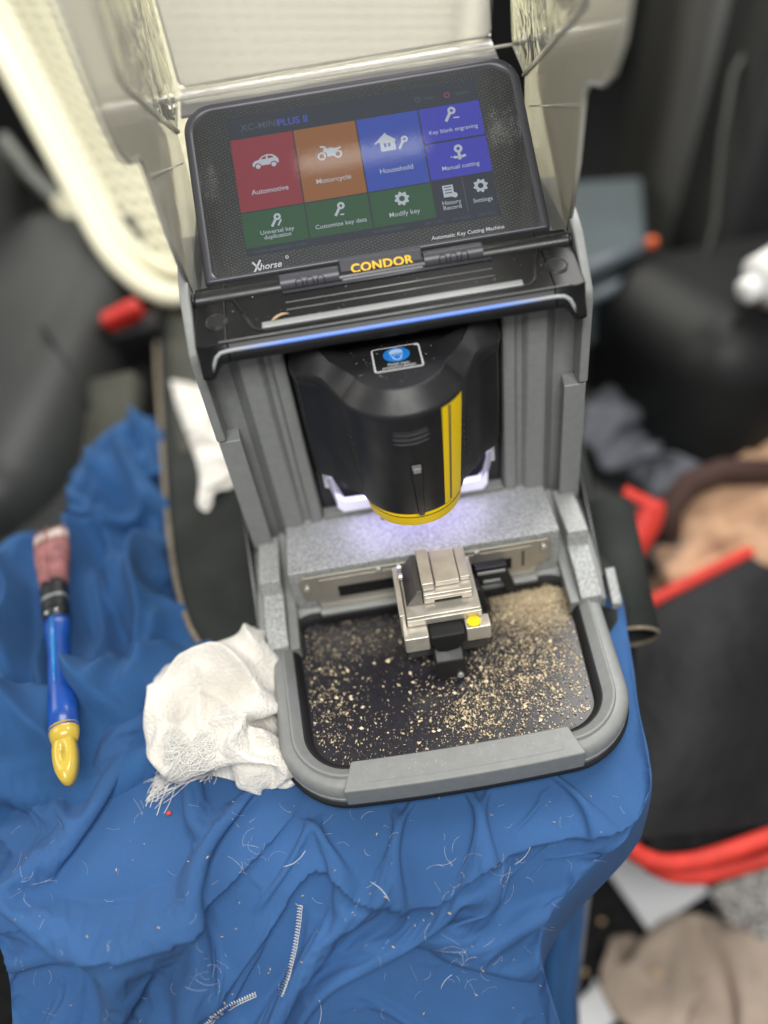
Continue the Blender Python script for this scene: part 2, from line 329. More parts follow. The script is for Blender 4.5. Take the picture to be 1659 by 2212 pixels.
# --- tray frame
def outline(hwb, hwf, yb, yf, rb, rf, bow=0.0, n=10, m=9):
    """rounded quad, counter-clockwise from the back right; returns (x, y) points"""
    cs = [((hwb, yb), rb), ((-hwb, yb), rb), ((-hwf, yf), rf), ((hwf, yf), rf)]
    P = [np.array(c[0], float) for c in cs]; pts = []
    for i in range(4):
        p, r = P[i], cs[i][1]; a = P[i - 1] - p; b = P[(i + 1) % 4] - p; a /= np.linalg.norm(a); b /= np.linalg.norm(b)
        th = math.acos(np.clip(a @ b, -1, 1)); d = r / math.tan(th / 2); s = p + a * d; e = p + b * d
        bis = (a + b) / np.linalg.norm(a + b); c = p + bis * r / math.sin(th / 2)
        a0 = math.atan2(*(s - c)[::-1]); a1 = math.atan2(*(e - c)[::-1]); da = (a1 - a0 + math.pi) % (2 * math.pi) - math.pi
        for k in range(n + 1): t = a0 + da * k / n; pts.append(c + r * np.array([math.cos(t), math.sin(t)]))
        # straight run to the next corner is sampled so that the front can bow
        q = P[(i + 1) % 4]; r2 = cs[(i + 1) % 4][1]; a2 = p - q; a2 /= np.linalg.norm(a2); b2 = P[(i + 2) % 4] - q; b2 /= np.linalg.norm(b2)
        th2 = math.acos(np.clip(a2 @ b2, -1, 1)); e2 = q + a2 * (r2 / math.tan(th2 / 2))
        for k in range(1, m): pts.append(e + (e2 - e) * k / m)
    out = []
    for x, y in pts:
        if bow and y < (yb + yf) / 2: y -= bow * max(0, 1 - (x / hwf) ** 2) * min(1, (y - (yb + yf) / 2) / (yf - (yb + yf) / 2)) ** 4
        out.append((x, y))
    return out
def ringz(o, z, **k): return [(x, y, z) for x, y in outline(*o, **k)]
I = lambda d: (84 - d, 77.0 - d, -40 - d, -139.5 + d, max(2, 13 - d), max(2, 21 - d))     # inner opening moved inwards by d
O_ = lambda d: (98.6 - d, 92.5 - d, -14 - d, -153 + d, 6, 36 - d)                           # outer edge moved inwards by d
fr = MB()
fr.loft([ringz(I(2.2), 6.5, bow=3), ringz(I(1.6), 14, bow=3), ringz(I(0.2), 15.6, bow=3), ringz(I(-0.8), 16.4, bow=3), ringz(I(-5.6), 20.4, bow=3), ringz(I(-6.4), 20.8, bow=3), ringz(I(-7.2), 20.6, bow=3), ringz(I(-7.9), 19.0, bow=3),
         ringz(O_(6.0), 18.9, bow=4), ringz(O_(3.2), 18.6, bow=4), ringz(O_(1.2), 17.0, bow=4), ringz(O_(0.2), 14.2, bow=4), ringz(O_(0), 11.4, bow=4), ringz(O_(1.0), 10.8, bow=4), ringz(O_(1.1), 9.4, bow=4), ringz(O_(0.1), 8.9, bow=4), ringz(O_(0.4), 6.2, bow=4)], True, False, False)
ob('tray_frame', fr, 'grey_shell', MACH, smooth=True, auto=38)
ob('rubber_skirt', MB().loft([ringz(O_(3.0), 6.0, bow=4), ringz(O_(1.8), 5.6, bow=4), ringz(O_(-0.6), 5.0, bow=4), ringz(O_(-0.9), 3, bow=4), ringz(O_(0), 0.2, bow=4)], True, True, True), 'rubber', MACH, smooth=True)
lin = MB().loft([ringz(I(2.6), 7.0, bow=3), ringz(I(2.25), 13.0, bow=3), ringz(I(0.9), 15.4, bow=3), ringz(I(-0.3), 16.4, bow=3), ringz(I(-1.3), 17.4, bow=3), ringz(I(-1.5), 16.8, bow=3)], True, False, False)
ob('tray_lip', lin, 'rubber', MACH, smooth=True)
ob('chip_tray', MB().loft([ringz(I(1.8), 10.2, bow=3), ringz(I(1.9), 10.8, bow=3)]), 'tray_liner', MACH)
def arc_front(x, y0, bow): return y0 - bow * (1 - (x / 93) ** 2)
xs = np.linspace(-61, 61, 25)
poly = [(x, arc_front(x, -154.4, 4)) for x in xs] + [(x, arc_front(x, -138.5, 3)) for x in xs[::-1] if abs(x) < 58]
bar = MB().prism(poly, 'z', 6.3, 21.0)
ob('front_bar', bar, 'grey_shell', MACH, bevel=1.1, segs=3)
xs = np.linspace(-51, 51, 21)
ob('bar_inset', MB().prism([(x, arc_front(x, -150.4, 4)) for x in xs] + [(x, arc_front(x, -141.0, 3)) for x in xs[::-1]], 'z', 20.9, 21.25), 'grey_shell', MACH, bevel=0.25)

# --- brass swarf in the tray
def chips():
    b = MB(); cnt = 0
    def dens(x, y):
        d = 0.03 + 2.6 * math.exp(-((x - 58) / 22) ** 2 - ((y + 52) / 20) ** 2) + 0.55 * math.exp(-((x - 45) / 30) ** 2 - ((y + 92) / 34) ** 2)
        d += 0.42 * math.exp(-((x - 12) / 16) ** 2 - ((y + 120) / 13) ** 2) + 0.28 * math.exp(-((x + 42) / 30) ** 2 - ((y + 58) / 16) ** 2) + 0.22 * math.exp(-((x + 66) / 11) ** 2 - ((y + 85) / 40) ** 2)
        d += 0.05 * math.exp(-((y + 130) / 30) ** 2)
        d *= 1 - 0.8 * math.exp(-((x + 30) / 19) ** 2 - ((y + 84) / 12) ** 2)
        return d * (0.55 + 0.9 * math.sin(x * .31 + 1.3 * math.sin(y * .17)) ** 2 * math.cos(y * .23 + math.sin(x * .12)) ** 2)
    while cnt < 17000:
        x = random.uniform(-78, 80); y = random.uniform(-138, -40)
        if abs(x) > 80.5 - 7 * (-40 - y) / 98: continue
        dn = dens(x, y)
        if random.random() > dn: continue
        dx = abs(x) - 55; dy = -118 - y
        if dx > 0 and dy > 0 and dx * dx + dy * dy > 19 ** 2: continue
        s = random.lognormvariate(-1.05, 0.5) * (1.4 if y < -85 else 1.0); s = min(s, 1.9)
        z = 10.9 + 0.2 + random.random() * min(3.5, 3.0 * max(0, dn - 0.5))
        a = random.uniform(0, 6.28); ca, sa = math.cos(a), math.sin(a); l = s * random.uniform(0.8, 1.7); wd = s * random.uniform(.5, .9); h = s * random.uniform(.25, .7)
        b.add([(x + ca * l * .5, y + sa * l * .5, z), (x - ca * l * .5, y - sa * l * .5, z + h * .3), (x - sa * wd * .5, y + ca * wd * .5, z + h), (x + sa * wd * .5, y - ca * wd * .5, z - .15)], [(0, 1, 2), (0, 2, 3), (0, 3, 1), (1, 3, 2)])
        cnt += 1
    def flake(x, y, z, s):
        a = random.uniform(0, 6.28); ca, sa = math.cos(a), math.sin(a)
        b.add([(x + ca * s * .6, y + sa * s * .6, z), (x - ca * s * .6, y - sa * s * .6, z + s * .1), (x - sa * s * .35, y + ca * s * .35, z + s * .3), (x + sa * s * .35, y - ca * s * .35, z)], [(0, 1, 2), (0, 2, 3), (0, 3, 1), (1, 3, 2)])
    for k in range(9000):
        x, y = random.gauss(60, 12), -44 - abs(random.gauss(0, 13))
        if x < 79 and not (x > 74 and y < -110): flake(x, y, 10.95 + random.random() * max(0, 2.4 - .09 * math.hypot(x - 62, y + 46)), random.uniform(.25, .6))
    for k in range(90): flake(random.uniform(-70, 70), random.uniform(-134, -60), 11.2, random.uniform(1.3, 2.6))
    for k in range(260): flake(random.uniform(-76, 76), random.uniform(-35, -2) , 53.15, random.uniform(.2, .6))
    for k in range(70): flake(random.uniform(-50, 50), random.uniform(-153, -144), 21.4, random.uniform(.2, .5))
    for k in range(60): flake(random.choice((-1, 1)) * random.uniform(86, 95), random.uniform(-30, 0), 44.1, random.uniform(.2, .5))
    me = bpy.data.meshes.new('swarf'); me.from_pydata([(p[0] * S, p[1] * S, p[2] * S) for p in b.v], [], b.f); me.update()
    return me
tag(link('brass_swarf', chips(), 'brass'), 'golden brass swarf scattered across the black tray of the machine', 'metal chips', kind='stuff')

# --- steel plate in front of the ledge
pl = MB().prism([(-71, 49), (-73.5, 46), (-73.5, 33), (-71, 30), (-66, 29), (-65, 20), (65, 20), (66, 29), (71, 30), (73.5, 33), (73.5, 46), (71, 49)], 'y', -38.6, -37.2)
PLATE = ob('steel_plate', pl, 'steel_plate', MACH, bevel=0.35)
ob('plate_panel', MB().box(-62, 62, -39.1, -38.65, 25, 46), 'steel_plate', PLATE, bevel=0.4)
ob('slot', MB().box(-52, 50, -39.5, -39.15, 29.5, 38.5), 'black_groove', PLATE)
for k in range(9): ob('belt_tooth', MB().box(-49 + k * 4.4, -46.6 + k * 4.4, -39.9, -39.55, 30.5, 37.5), 'rubber', PLATE)
ob('slot_mark', MB().box(56, 57.6, -39.4, -39.12, 30, 43), 'vise_dark', PLATE)
for x, z in ((-69.5, 40), (-27, 47.2), (69, 43), (30, 47.2)):
    ob('screw', MB().cyl((x, -40.2, z), 1.9, 1.7, 16, 'y'), 'bright_screw', PLATE, bevel=0.4)
ob('guide_rail', MB().box(-65, 65, -43, -38.7, 17.5, 20.6), 'silver_line', MACH, bevel=0.5)
ob('guide_rail_base', MB().box(-66, 66, -44.5, -38.7, 12, 17.3), 'rubber', MACH)

# --- the vise
VX = -2
def vb(name, x0, x1, y0, y1, z0, z1, m_, bv=0.6, par=None):
    return ob(name, MB().box(x0 + VX, x1 + VX, y0, y1, z0, z1), m_, par or VISE, bevel=bv)
VISE = ob('vise', MB().prism([(-16 + VX, 14), (29 + VX, 14), (29 + VX, 33), (26 + VX, 36), (-16 + VX, 36)], 'y', -80, -43), 'vise_dark', MACH, bevel=0.6)
vb('front_plate', -14, 26.5, -82, -80.2, 45.5, 50.2, 'vise_steel', 0.5)
vb('lower_jaw', -14, 26.5, -80, -43, 36.2, 50.6, 'vise_steel', 0.7)
ob('jaw_wedge', MB().prism([(-13 + VX, 50.8), (-3.5 + VX, 50.8), (-3.5 + VX, 61.5), (-6.5 + VX, 61.5)], 'y', -72, -45), 'vise_dark', VISE, bevel=0.5)
vb('upper_jaw', -3.2, 23.5, -72.5, -44, 50.8, 58.5, 'vise_steel', 0.7)
vb('jaw_step', -3.2, 3.4, -70, -44.5, 58.7, 64.5, 'vise_steel', 0.7)
vb('jaw_plate', 4.2, 17.5, -68, -45, 58.7, 62.2, 'vise_steel', 0.5)
vb('jaw_plate', 18, 23.6, -66.5, -45, 58.7, 61.6, 'vise_steel', 0.5)
vb('jaw_gap', 2.5, 17.5, -73.1, -72.6, 52.2, 55.2, 'black_groove', 0)
vb('jaw_lip', -2.6, 23.0, -74.6, -72.7, 55.8, 58.2, 'vise_steel', 0.5)
vb('side_wall', -17.5, -14.4, -81, -46, 36.2, 55, 'vise_steel', 0.6)
vb('foot', -17, -3.5, -90, -80.3, 33.5, 45.2, 'vise_steel', 0.9)
vb('foot', 16.5, 30, -89, -80.3, 34, 45.2, 'vise_steel', 0.9)
ob('dot_marker', MB().cyl((21.3 + VX, -85.0, 45.4), 3.8, 1.2, 20), 'yellow_band', VISE, bevel=0.4)
kn = MB().prism([(-3.2 + VX, 45), (16 + VX, 45), (16 + VX, 38), (12 + VX, 32), (5 + VX, 30), (0 + VX, 31.5), (-3.2 + VX, 38)], 'y', -91, -80.3)
ob('clamp_knob', kn, 'rubber', VISE, bevel=1.5, segs=3)
ob('release_lever', MB().prism([(-88, 32), (-95.5, 27), (-97, 14), (-95, 11.2), (-80.3, 11.2), (-80.3, 32)], 'x', -2.5 + VX, 14 + VX), 'black_plastic', VISE, bevel=1.4, segs=3)
ob('lever_screw', MB().cyl((10.5 + VX, -98.0, 16), 1.9, 2.6, 14, 'y'), 'bright_screw', VISE, bevel=0.3)
for q, (y, z) in enumerate(((-49, 57.5), (-56, 57.5))):
    ob('side_screw', MB().cyl((-14.5 + VX, y, z), 1.8, 2.2, 14, 'x'), 'bright_screw', VISE, bevel=0.3)
# black sensor bracket beside the vise
BR = ob('sensor_bracket', MB().prism([(27, 46), (45, 46), (45.5, 40), (50, 25), (48, 19), (44, 24), (42, 33), (27, 30)], 'y', -50, -44.6), 'black_plastic', MACH, bevel=0.7)
ob('bracket_edge', MB().box(28, 44, -50.9, -50.1, 41, 43.2), 'silver_line', BR, bevel=0.3)
ob('bracket_edge', MB().box(31, 41, -50.9, -50.1, 33.5, 35.5), 'silver_line', BR, bevel=0.3)
ob('bracket_arm', MB().prism([(22, 40), (28, 40), (31, 28), (34, 18), (29, 20), (25, 30)], 'y', -60, -50.3), 'black_plastic', BR, bevel=0.6)

# --- spindle cover
def uoutline(R, yc, yback, xw=None, ys=None, n=28):
    """U shape: straight sides from yback, half circle of radius R about (0, yc) towards the viewer"""
    pts = [(R, yback), (R, (yback + yc) / 2)]
    for k in range(n + 1): t = -math.pi * k / n; pts.append((R * math.cos(t), yc + R * math.sin(t)))
    return pts + [(-R, (yback + yc) / 2), (-R, yback)]
YC = -17.5
def cov(i, R, n=28):
    """plan outline of the cover moved inwards by i: shoulders at the back, half round front of radius R"""
    a = [(54.2 - .3 * i, 13), (54.2 - .5 * i, -1 + .9 * i), (51 - .55 * i, -9 + 1.0 * i), (46 - .4 * i, -12.6 + 1.05 * i), (42 - .5 * i, -15.2 + .95 * i), (38.6 - .7 * i, -18.6 + .8 * i), (35.4 - .85 * i, -22.6 + .6 * i)]
    arc = [((R - i) * math.cos(t), YC + (R - i) * math.sin(t)) for t in np.linspace(-math.radians(18), -math.pi + math.radians(18), n + 1)]
    return a + arc + [(-x, y) for x, y in a[::-1]]
def shz(x): t = min(1, max(0, (abs(x) - 30) / 9)); return t * t * (3 - 2 * t)
def covring(i, R, z, up=0.0, back=0.0): return [(x, y + back * shz(x), z + up * shz(x)) for x, y in cov(i, R)]
cv = MB().loft([covring(10.0, 32.9, 172.05, 7), covring(9.4, 32.9, 171.9, 6.8), covring(8.6, 32.9, 171.2, 7.8), covring(0.9, 32.9, 163.9, 5.5), covring(0.2, 32.9, 162.4, 4.5), covring(0, 32.9, 160.5, 3.5),
                covring(0.3, 32.8, 157, 1, 3.2), covring(0, 31.2, 128, 0, 4.5), covring(0, 29.3, 99, 0, 6.5), covring(0.2, 28.8, 94.2, 0, 7.0), covring(1.2, 28.6, 93.3, 0, 8.0)], True, False, True)
top = covring(10.0, 32.9, 172.05, 7); N_ = len(top); inn = [(x * .6, y, 172.05) for x, y, z in top]
cv.add(top + inn, [(k, k + 1, N_ + k + 1, N_ + k) for k in range(N_ - 1)] + [(N_ + k, N_ + k + 1, 2 * N_ - 2 - k, 2 * N_ - 1 - k) for k in range(N_ // 2 - 1)])
COVER = ob('spindle_cover', cv, 'black_plastic', MACH, smooth=True, auto=26)
ob('cover_plate', MB().prism([(-54.4, 56), (54.4, 56), (54.4, 174), (50, 180), (-50, 180), (-54.4, 174)], 'y', 8, 13), 'black_satin', COVER, bevel=1.2)
# vents, key rib, stripe, dots
def on_cyl(x, z, lift=0.0):
    R = np.interp(z, [94, 99, 128, 159], [28.6, 29.3, 31.2, 32.8]) + lift
    x = max(-R + .01, min(R - .01, x)); return (x, YC - math.sqrt(R * R - x * x), z)
def cyl_strip(x0, x1, z0, z1, lift, nx=8, nz=6, zf=None):
    b = MB(); vs = []
    for j in range(nz + 1):
        for i in range(nx + 1):
            x = x0 + (x1 - x0) * i / nx; zt = z0 + (z1 - z0) * j / nz
            if zf: zt = z0 + (zf(x) - z0) * j / nz
            sc = np.interp(zt, [94, 159], [28.6 / 32.8, 1.0]); p = on_cyl(x * sc, zt, lift); vs.append(p)
    q = nx + 1
    return b.add(vs, [(j * q + i, j * q + i + 1, (j + 1) * q + i + 1, (j + 1) * q + i) for j in range(nz) for i in range(nx)])
for k, (z, hw) in enumerate(((152, 9.5), (149, 10.3), (146, 9.8))):
    b = MB(); b.tube([on_cyl(x, z - 1.1 * (1 - (x / hw) ** 2) + x * 0.02, -0.1) for x in np.linspace(-hw, hw, 13)], [0.15] + [0.62] * 11 + [0.15], 6)
    ob('vent_ridge', b, 'black_plastic', COVER, smooth=True)
    b = MB(); b.tube([on_cyl(x, z + 1.45 - 1.1 * (1 - (x / hw) ** 2) + x * 0.02, -0.35) for x in np.linspace(-hw, hw, 13)], [0.1] + [0.6] * 11 + [0.1], 6)
    ob('vent_slot', b, 'black_groove', COVER, smooth=True)
rib = MB(); rr = []
for z, hw, lf in ((131, 3.2, 0.2), (129, 3.4, 2.4), (112, 2.6, 2.6), (96.5, 1.9, 2.8), (93.6, 1.8, 1.2)):
    p = on_cyl(1.0, z, -1); q = on_cyl(1.0, z, lf); rr.append([(1 - hw, p[1], z), (1 + hw, p[1], z), (1 + hw * .75, q[1], z), (1 - hw * .75, q[1], z)])
ob('front_rib', rib.loft(rr), 'black_plastic', COVER, bevel=0.35)
ob('rib_tip', MB().box(-0.9, 2.9, on_cyl(1, 129, 2.3)[1] - 0.35, on_cyl(1, 129, 2.3)[1] + .3, 127.2, 130.2), 'silver_line', COVER, bevel=0.2)
zt = lambda x: 161.3
STR = ob('yellow_stripe', cyl_strip(16.2, 27.4, 94.6, 0, 0.16, 10, 12, zt), 'yellow_band', COVER, smooth=True)
ob('stripe_line', cyl_strip(19.6, 20.9, 96.0, 0, 0.28, 3, 12, lambda x: 160.6), 'stripe_grey', STR, smooth=True)
for k in range(9):
    z = 150 - k * 4.3
    for sx in (-1, 1):
        R = np.interp(z, [94, 159], [28.6, 32.8]); ob('vent_dot', MB().cyl((sx * (R + .12) - .35, YC + 3.0, z), 0.42, 0.7, 8, 'x'), 'silver_line', COVER)
for k in range(7):
    z = 142 - k * 4.6
    for sx in (-1, 1):
        b = MB(); b.tube([on_cyl(sx * 32 * math.sin(t), z - 5 * (1.25 - t), -0.05) for t in np.linspace(1.05, 1.35, 5)], 0.5, 5); ob('side_vent', b, 'black_groove', COVER, smooth=True)
ob('seam_line', cyl_strip(-0.2, 0.2, 131.5, 0, 0.03, 1, 6, lambda x: 160.5), 'black_groove', COVER)
# warning sticker on the cap (a flat print)
ST = ob('warning_sticker', MB().prism(outline(12, 12, -6.2, -25.8, 1.6, 1.6, n=5, m=2), 'z', 172.1, 172.28), 'sticker_black', COVER)
fr_o = outline(12, 12, -6.2, -25.8, 1.6, 1.6, n=5, m=2); fr_i = outline(11.3, 11.3, -6.9, -25.1, 1.0, 1.0, n=5, m=2)
ob('sticker_border', MB().loft([[(x, y, 172.34) for x, y in fr_o], [(x, y, 172.34) for x, y in fr_i]], True, False, False), 'white_letter', ST)
def disc(cx, cy, rx, ry, z, n=32, a0=0, a1=2 * math.pi):
    return MB().add([(cx + rx * math.cos(a0 + (a1 - a0) * k / n), cy + ry * math.sin(a0 + (a1 - a0) * k / n), z) for k in range(n)], [tuple(range(n))])
ob('sign_disc', disc(0, -13.2, 6.6, 6.0, 172.36), 'sticker_blue', ST)
hd = MB().add([(x, y - 13.2, 172.42) for x, y in ((-3.6, 1.2), (-3.2, 3.2), (-1.6, 4.4), (0.8, 4.5), (2.8, 3.6), (3.4, 1.8), (3.2, 1.2), (-3.2, 1.0))], [tuple(range(8))]); ob('sign_hair', hd, 'sticker_pale', ST)
hd = MB().add([(x, y - 13.2, 172.42) for x, y in ((-2.6, -1.4), (-1.8, -3.8), (0.4, -4.9), (2.2, -3.8), (2.8, -1.4), (2.0, -1.4), (1.6, -3.2), (0.3, -4.1), (-1.2, -3.2), (-1.9, -1.4))], [tuple(range(10))]); ob('sign_jaw', hd, 'sticker_pale', ST)
for cx_ in (-1.7, 1.7):
    ob('sign_lens', MB().loft([[(cx_ + 1.5 * math.cos(t), -13.3 + 1.1 * math.sin(t), 172.43) for t in np.linspace(0, 6.28, 13)[:-1]], [(cx_ + 1.05 * math.cos(t), -13.3 + .7 * math.sin(t), 172.43) for t in np.linspace(0, 6.28, 13)[:-1]]], True, False, False), 'sticker_pale', ST)
for s_, y in (('Please wear', -20.9), ('protective glasses', -23.2)):
    o = link('lettering', text_mesh(s_, 2.25, weight=0.02), 'white_letter', ST); o.location = Vector((0.2, y, 172.45)) * S
ob('sticker_chip', MB().add([(8.2, -6.5, 172.5), (11.6, -6.2, 172.5), (11.2, -8.6, 172.5), (9.6, -7.9, 172.5)], [(0, 1, 2, 3)]), 'white_letter', ST)
# yellow collar below and cutter
col = MB().loft([[(R * math.cos(t), -19.5 + R * math.sin(t), z) for t in np.linspace(0, 2 * math.pi, 49)[:-1]] for z, R in ((83.6, 22), (84.0, 25.0), (84.8, 26.0), (92.2, 26.6), (93.1, 26.4))])
COLLAR = ob('spindle_collar', col, 'yellow_band', MACH, smooth=True, auto=50)
ob('collar_line', MB().loft([[(R * math.cos(t), -19.5 + R * math.sin(t), z) for t in np.linspace(0, 2 * math.pi, 49)[:-1]] for z, R in ((91.0, 26.2), (91.1, 26.65), (91.5, 26.68), (91.6, 26.2))], True, False, False), 'black_groove', COLLAR, smooth=True)
ob('red_mark', MB().box(-12, -7, -46.2 + 3.2, -45.5 + 3.2, 91.9, 92.9), 'red_mark', COLLAR)
ob('collet', MB().cyl((-4, -19.5, 74), 7, 10, 20), 'vise_dark', MACH, bevel=0.6)
ob('cutter', MB().cyl((-4, -19.5, 62), 2.6, 12, 14), 'vise_steel', MACH)
ob('probe', MB().cyl((-19, -17, 66), 2.2, 18, 12, r2=3), 'vise_dark', MACH)
# lamp brackets behind the spindle
for sgn in (-1, 1):
    LB = ob('lamp_bracket', MB().prism([(sgn * 48, 86), (sgn * 46, 86), (sgn * 45, 62), (sgn * 42, 58), (sgn * 24, 58), (sgn * 24, 66), (sgn * 40, 67), (sgn * 45.6, 74)], 'y', 0.5, 4), 'lit_bracket_white', MACH, bevel=0.6)
    ob('bracket_clip', MB().box(min(sgn * 47, sgn * 50), max(sgn * 47, sgn * 50), 2, 7.6, 78, 90), 'chrome', LB, bevel=0.5)
ob('recess_sill', MB().box(-54.5, 54.5, 2, 33, 53.2, 56.5), 'grey_shell', MACH, bevel=0.5)
ll = bpy.data.lights.new('work_lamp', 'AREA'); ll.shape = 'RECTANGLE'; ll.size = 0.075; ll.size_y = 0.008; ll.energy = 0.026; ll.color = (0.60, 0.55, 1.0)
lo = bpy.data.objects.new('work_lamp', ll); COL.objects.link(lo); lo.location = Vector((0, 0, 78)) * S; lo.parent = MACH
lo.rotation_euler = (Vector((0, -60, 8)) - Vector((0, 0, 78))).to_track_quat('-Z', 'Y').to_euler()

# --- black head: top deck, lip with the light strip, hinge
hp = [(34, 194), (34, 199.5), (22, 198.9), (-8.2, 192.2), (-10.2, 191.2), (-13.4, 187.2), (-13.8, 184.0), (-10, 181), (34, 178)]
head = MB().loft([[(x, y, z) for y, z in hp] for x in (-79, 79)])
for sgn in (-1, 1):
    def off(x, dz, dy): return [(sgn * x, y + (dy if y < 30 else 0), z + dz * (1.0 if y < -9 else .12)) for y, z in hp]
    head.loft([off(79, 0, 0), off(83.5, -0.6, 0.2), off(86.5, -3.2, 0.0), off(89.2, -8.2, -0.4), off(91.8, -8.6, 0.2), off(94.6, -9.0, 1.6)])
HEAD = ob('head_deck', head, 'deck_black', MACH, bevel=0.8, segs=3)
def deck(x, y, lift=0.0): return (x, y, 198.9 + (y - 22) * (6.7 / 30.2) + lift)
# recessed panel edge, grooves and shelf on the deck
pan = [(-75, 18.5), (-64, -4.6), (66, -4.6), (70.2, -3.2), (71.6, 0), (77, 18.5)]
def deck_tube(path, r, lift, flat=0.6): return MB().tube([deck(x, y, lift) for x, y in path], r, 8, True, flat)
ob('panel_edge', deck_tube([(-75, 18.0), (-65.6, -2.6), (-63.4, -4.4), (-60, -4.8), (64, -4.6), (68.5, -4.0), (71, -1.0), (77, 18.0)], 0.85, 0.1), 'black_satin', HEAD, smooth=True)
ob('deck_shelf', MB().loft([[deck(x, y, l) for y, l in ((-0.4, 0.05), (-0.8, 0.7), (-4.0, 0.8), (-4.5, 0.05))] for x in (-61.5, 65)]), 'silver_line', HEAD, bevel=0.25)
for y, a, b_ in ((10.4, -49, 53), (5.5, -49, 53)): ob('deck_line', deck_tube([(a, y), (b_, y)], 0.34, 0.08), 'silver_line', HEAD, smooth=True)
ob('deck_line', deck_tube([(-83, -8.4), (86, -8.4)], 0.42, 0.0), 'silver_line', HEAD, smooth=True)
ob('deck_rail', deck_tube([(-50, 17.2), (54, 17.2)], 1.2, 0.2), 'bezel_grey', HEAD, smooth=True)
for sgn in (-1, 1):
    ob('deck_line', MB().tube([(sgn * 57, 22.6, 201.0), (sgn * 82, 22.6, 201.0)], 0.3, 6), 'silver_line', HEAD, smooth=True)
    bt = deck(sgn * 83.5, 5.2)
    Mx = TR(bt, (math.degrees(math.atan(6.7 / 30.2)), 0, 0))
    BT = ob('button_cap', MB().cyl((0, 0, -0.6), 4.6, 1.25, 28).xf(Mx), 'black_satin', HEAD, bevel=0.5)
    ob('button_ring', MB().loft([[(R * math.cos(t), R * math.sin(t), z) for t in np.linspace(0, 2 * math.pi, 33)[:-1]] for R, z in ((4.7, 0.05), (4.9, 0.35), (5.3, 0.3), (5.5, 0.02))], True, False, False).xf(Mx), 'black_plastic', BT, smooth=True)
# blue light strip: bright in the middle, fading to a grey diffuser that bends down at both ends
def strip_mat():
    m = bpy.data.materials.new('light_strip'); m.use_nodes = True; nt = m.node_tree; b = nt.nodes['Principled BSDF']; L = nt.links.new
    b.inputs['Base Color'].default_value = (0.36, 0.38, 0.40, 1); b.inputs['Roughness'].default_value = 0.35
    tc = nt.nodes.new('ShaderNodeTexCoord'); sp = nt.nodes.new('ShaderNodeSeparateXYZ'); L(tc.outputs['Object'], sp.inputs[0])
    ab = nt.nodes.new('ShaderNodeMath'); ab.operation = 'ABSOLUTE'; L(sp.outputs[0], ab.inputs[0])
    mr = nt.nodes.new('ShaderNodeMapRange'); mr.inputs[1].default_value = 0.050; mr.inputs[2].default_value = 0.074; mr.inputs[3].default_value = 0.62; mr.inputs[4].default_value = 0.0; L(ab.outputs[0], mr.inputs[0])
    mb2 = nt.nodes.new('ShaderNodeMix'); mb2.data_type = 'RGBA'; mb2.inputs[6].default_value = (0.36, 0.38, 0.40, 1); mb2.inputs[7].default_value = (0.03, 0.10, 0.36, 1); L(mr.outputs[0], mb2.inputs[0]); L(mb2.outputs[2], b.inputs['Base Color'])
    b.inputs['Emission Color'].default_value = (0.04, 0.20, 0.86, 1); L(mr.outputs[0], b.inputs['Emission Strength'])
    MATS['light_strip'] = m
strip_mat()
ls = MB()
path = [(-88.3, -13.4, 179.6), (-87.0, -13.5, 183.6), (-85.2, -13.0, 187.0), (-82.6, -12.6, 188.9), (-79, -12.6, 189.4)] + [(x, -12.6, 189.5) for x in np.linspace(-74, 74, 12)] + [(79, -12.6, 189.4), (82.6, -12.6, 188.9), (85.2, -13.0, 187.0), (87.0, -13.5, 183.6), (88.3, -13.4, 179.6)]
ls.tube(path, [0.5] + [0.95] * (len(path) - 2) + [0.5], 8)
ob('light_strip', ls, 'light_strip', HEAD, smooth=True)
# hinge
ob('hinge_bar', MB().tube([(-93.8, 23.5, 196.6), (-93, 23.5, 196.6), (93, 23.5, 196.6), (93.8, 23.5, 196.6)], [4.4, 5.0, 5.0, 4.4], 20), 'black_satin', MACH, smooth=True, auto=50)
for sgn in (-1, 1):
    ob('hinge_cap', MB().cyl((sgn * 94 if sgn > 0 else -95.4, 24.2, 197.2), 3.7, 1.4, 20, 'x'), 'black_plastic', MACH, bevel=0.5)
    K = ob('hinge_knuckle', MB().tube([(sgn * 21.3, 24.0, 198.5), (sgn * 50.5, 24.0, 198.5)], 4.9, 24), 'bezel_grey', MACH, smooth=True, auto=50)
    for q in range(3):
        b = MB(); xx = sgn * 35.8 + (q - 1) * 5.4
        b.tube([(xx - 1.7, 19.1, 199.0), (xx - 1.7, 19.9, 201.2), (xx - 0.9, 20.7, 202.2), (xx + 0.9, 20.7, 202.2), (xx + 1.7, 19.9, 201.2), (xx + 1.7, 19.1, 199.0)], 0.28, 5)
        ob('knuckle_notch', b, 'black_groove', K, smooth=True)
np_ = MB().prism([(17.8, 197), (18.4, 198.8), (26.2, 204.4), (30, 204.4), (31, 198)], 'x', -20.6, 20.8)
NP = ob('name_plate', np_, 'bezel_grey', MACH, bevel=0.9, segs=3)
ang = math.atan2(204.4 - 198.8, 26.2 - 18.4)
o = link('lettering', text_mesh('CONDOR', 6.3, weight=0.16, xs=1.06, spacing=1.06), 'yellow_letter', NP)
o.location = Vector((0.3, 22.3 - 0.12, 201.6 + 0.16)) * S; o.rotation_euler = (ang, 0, 0)

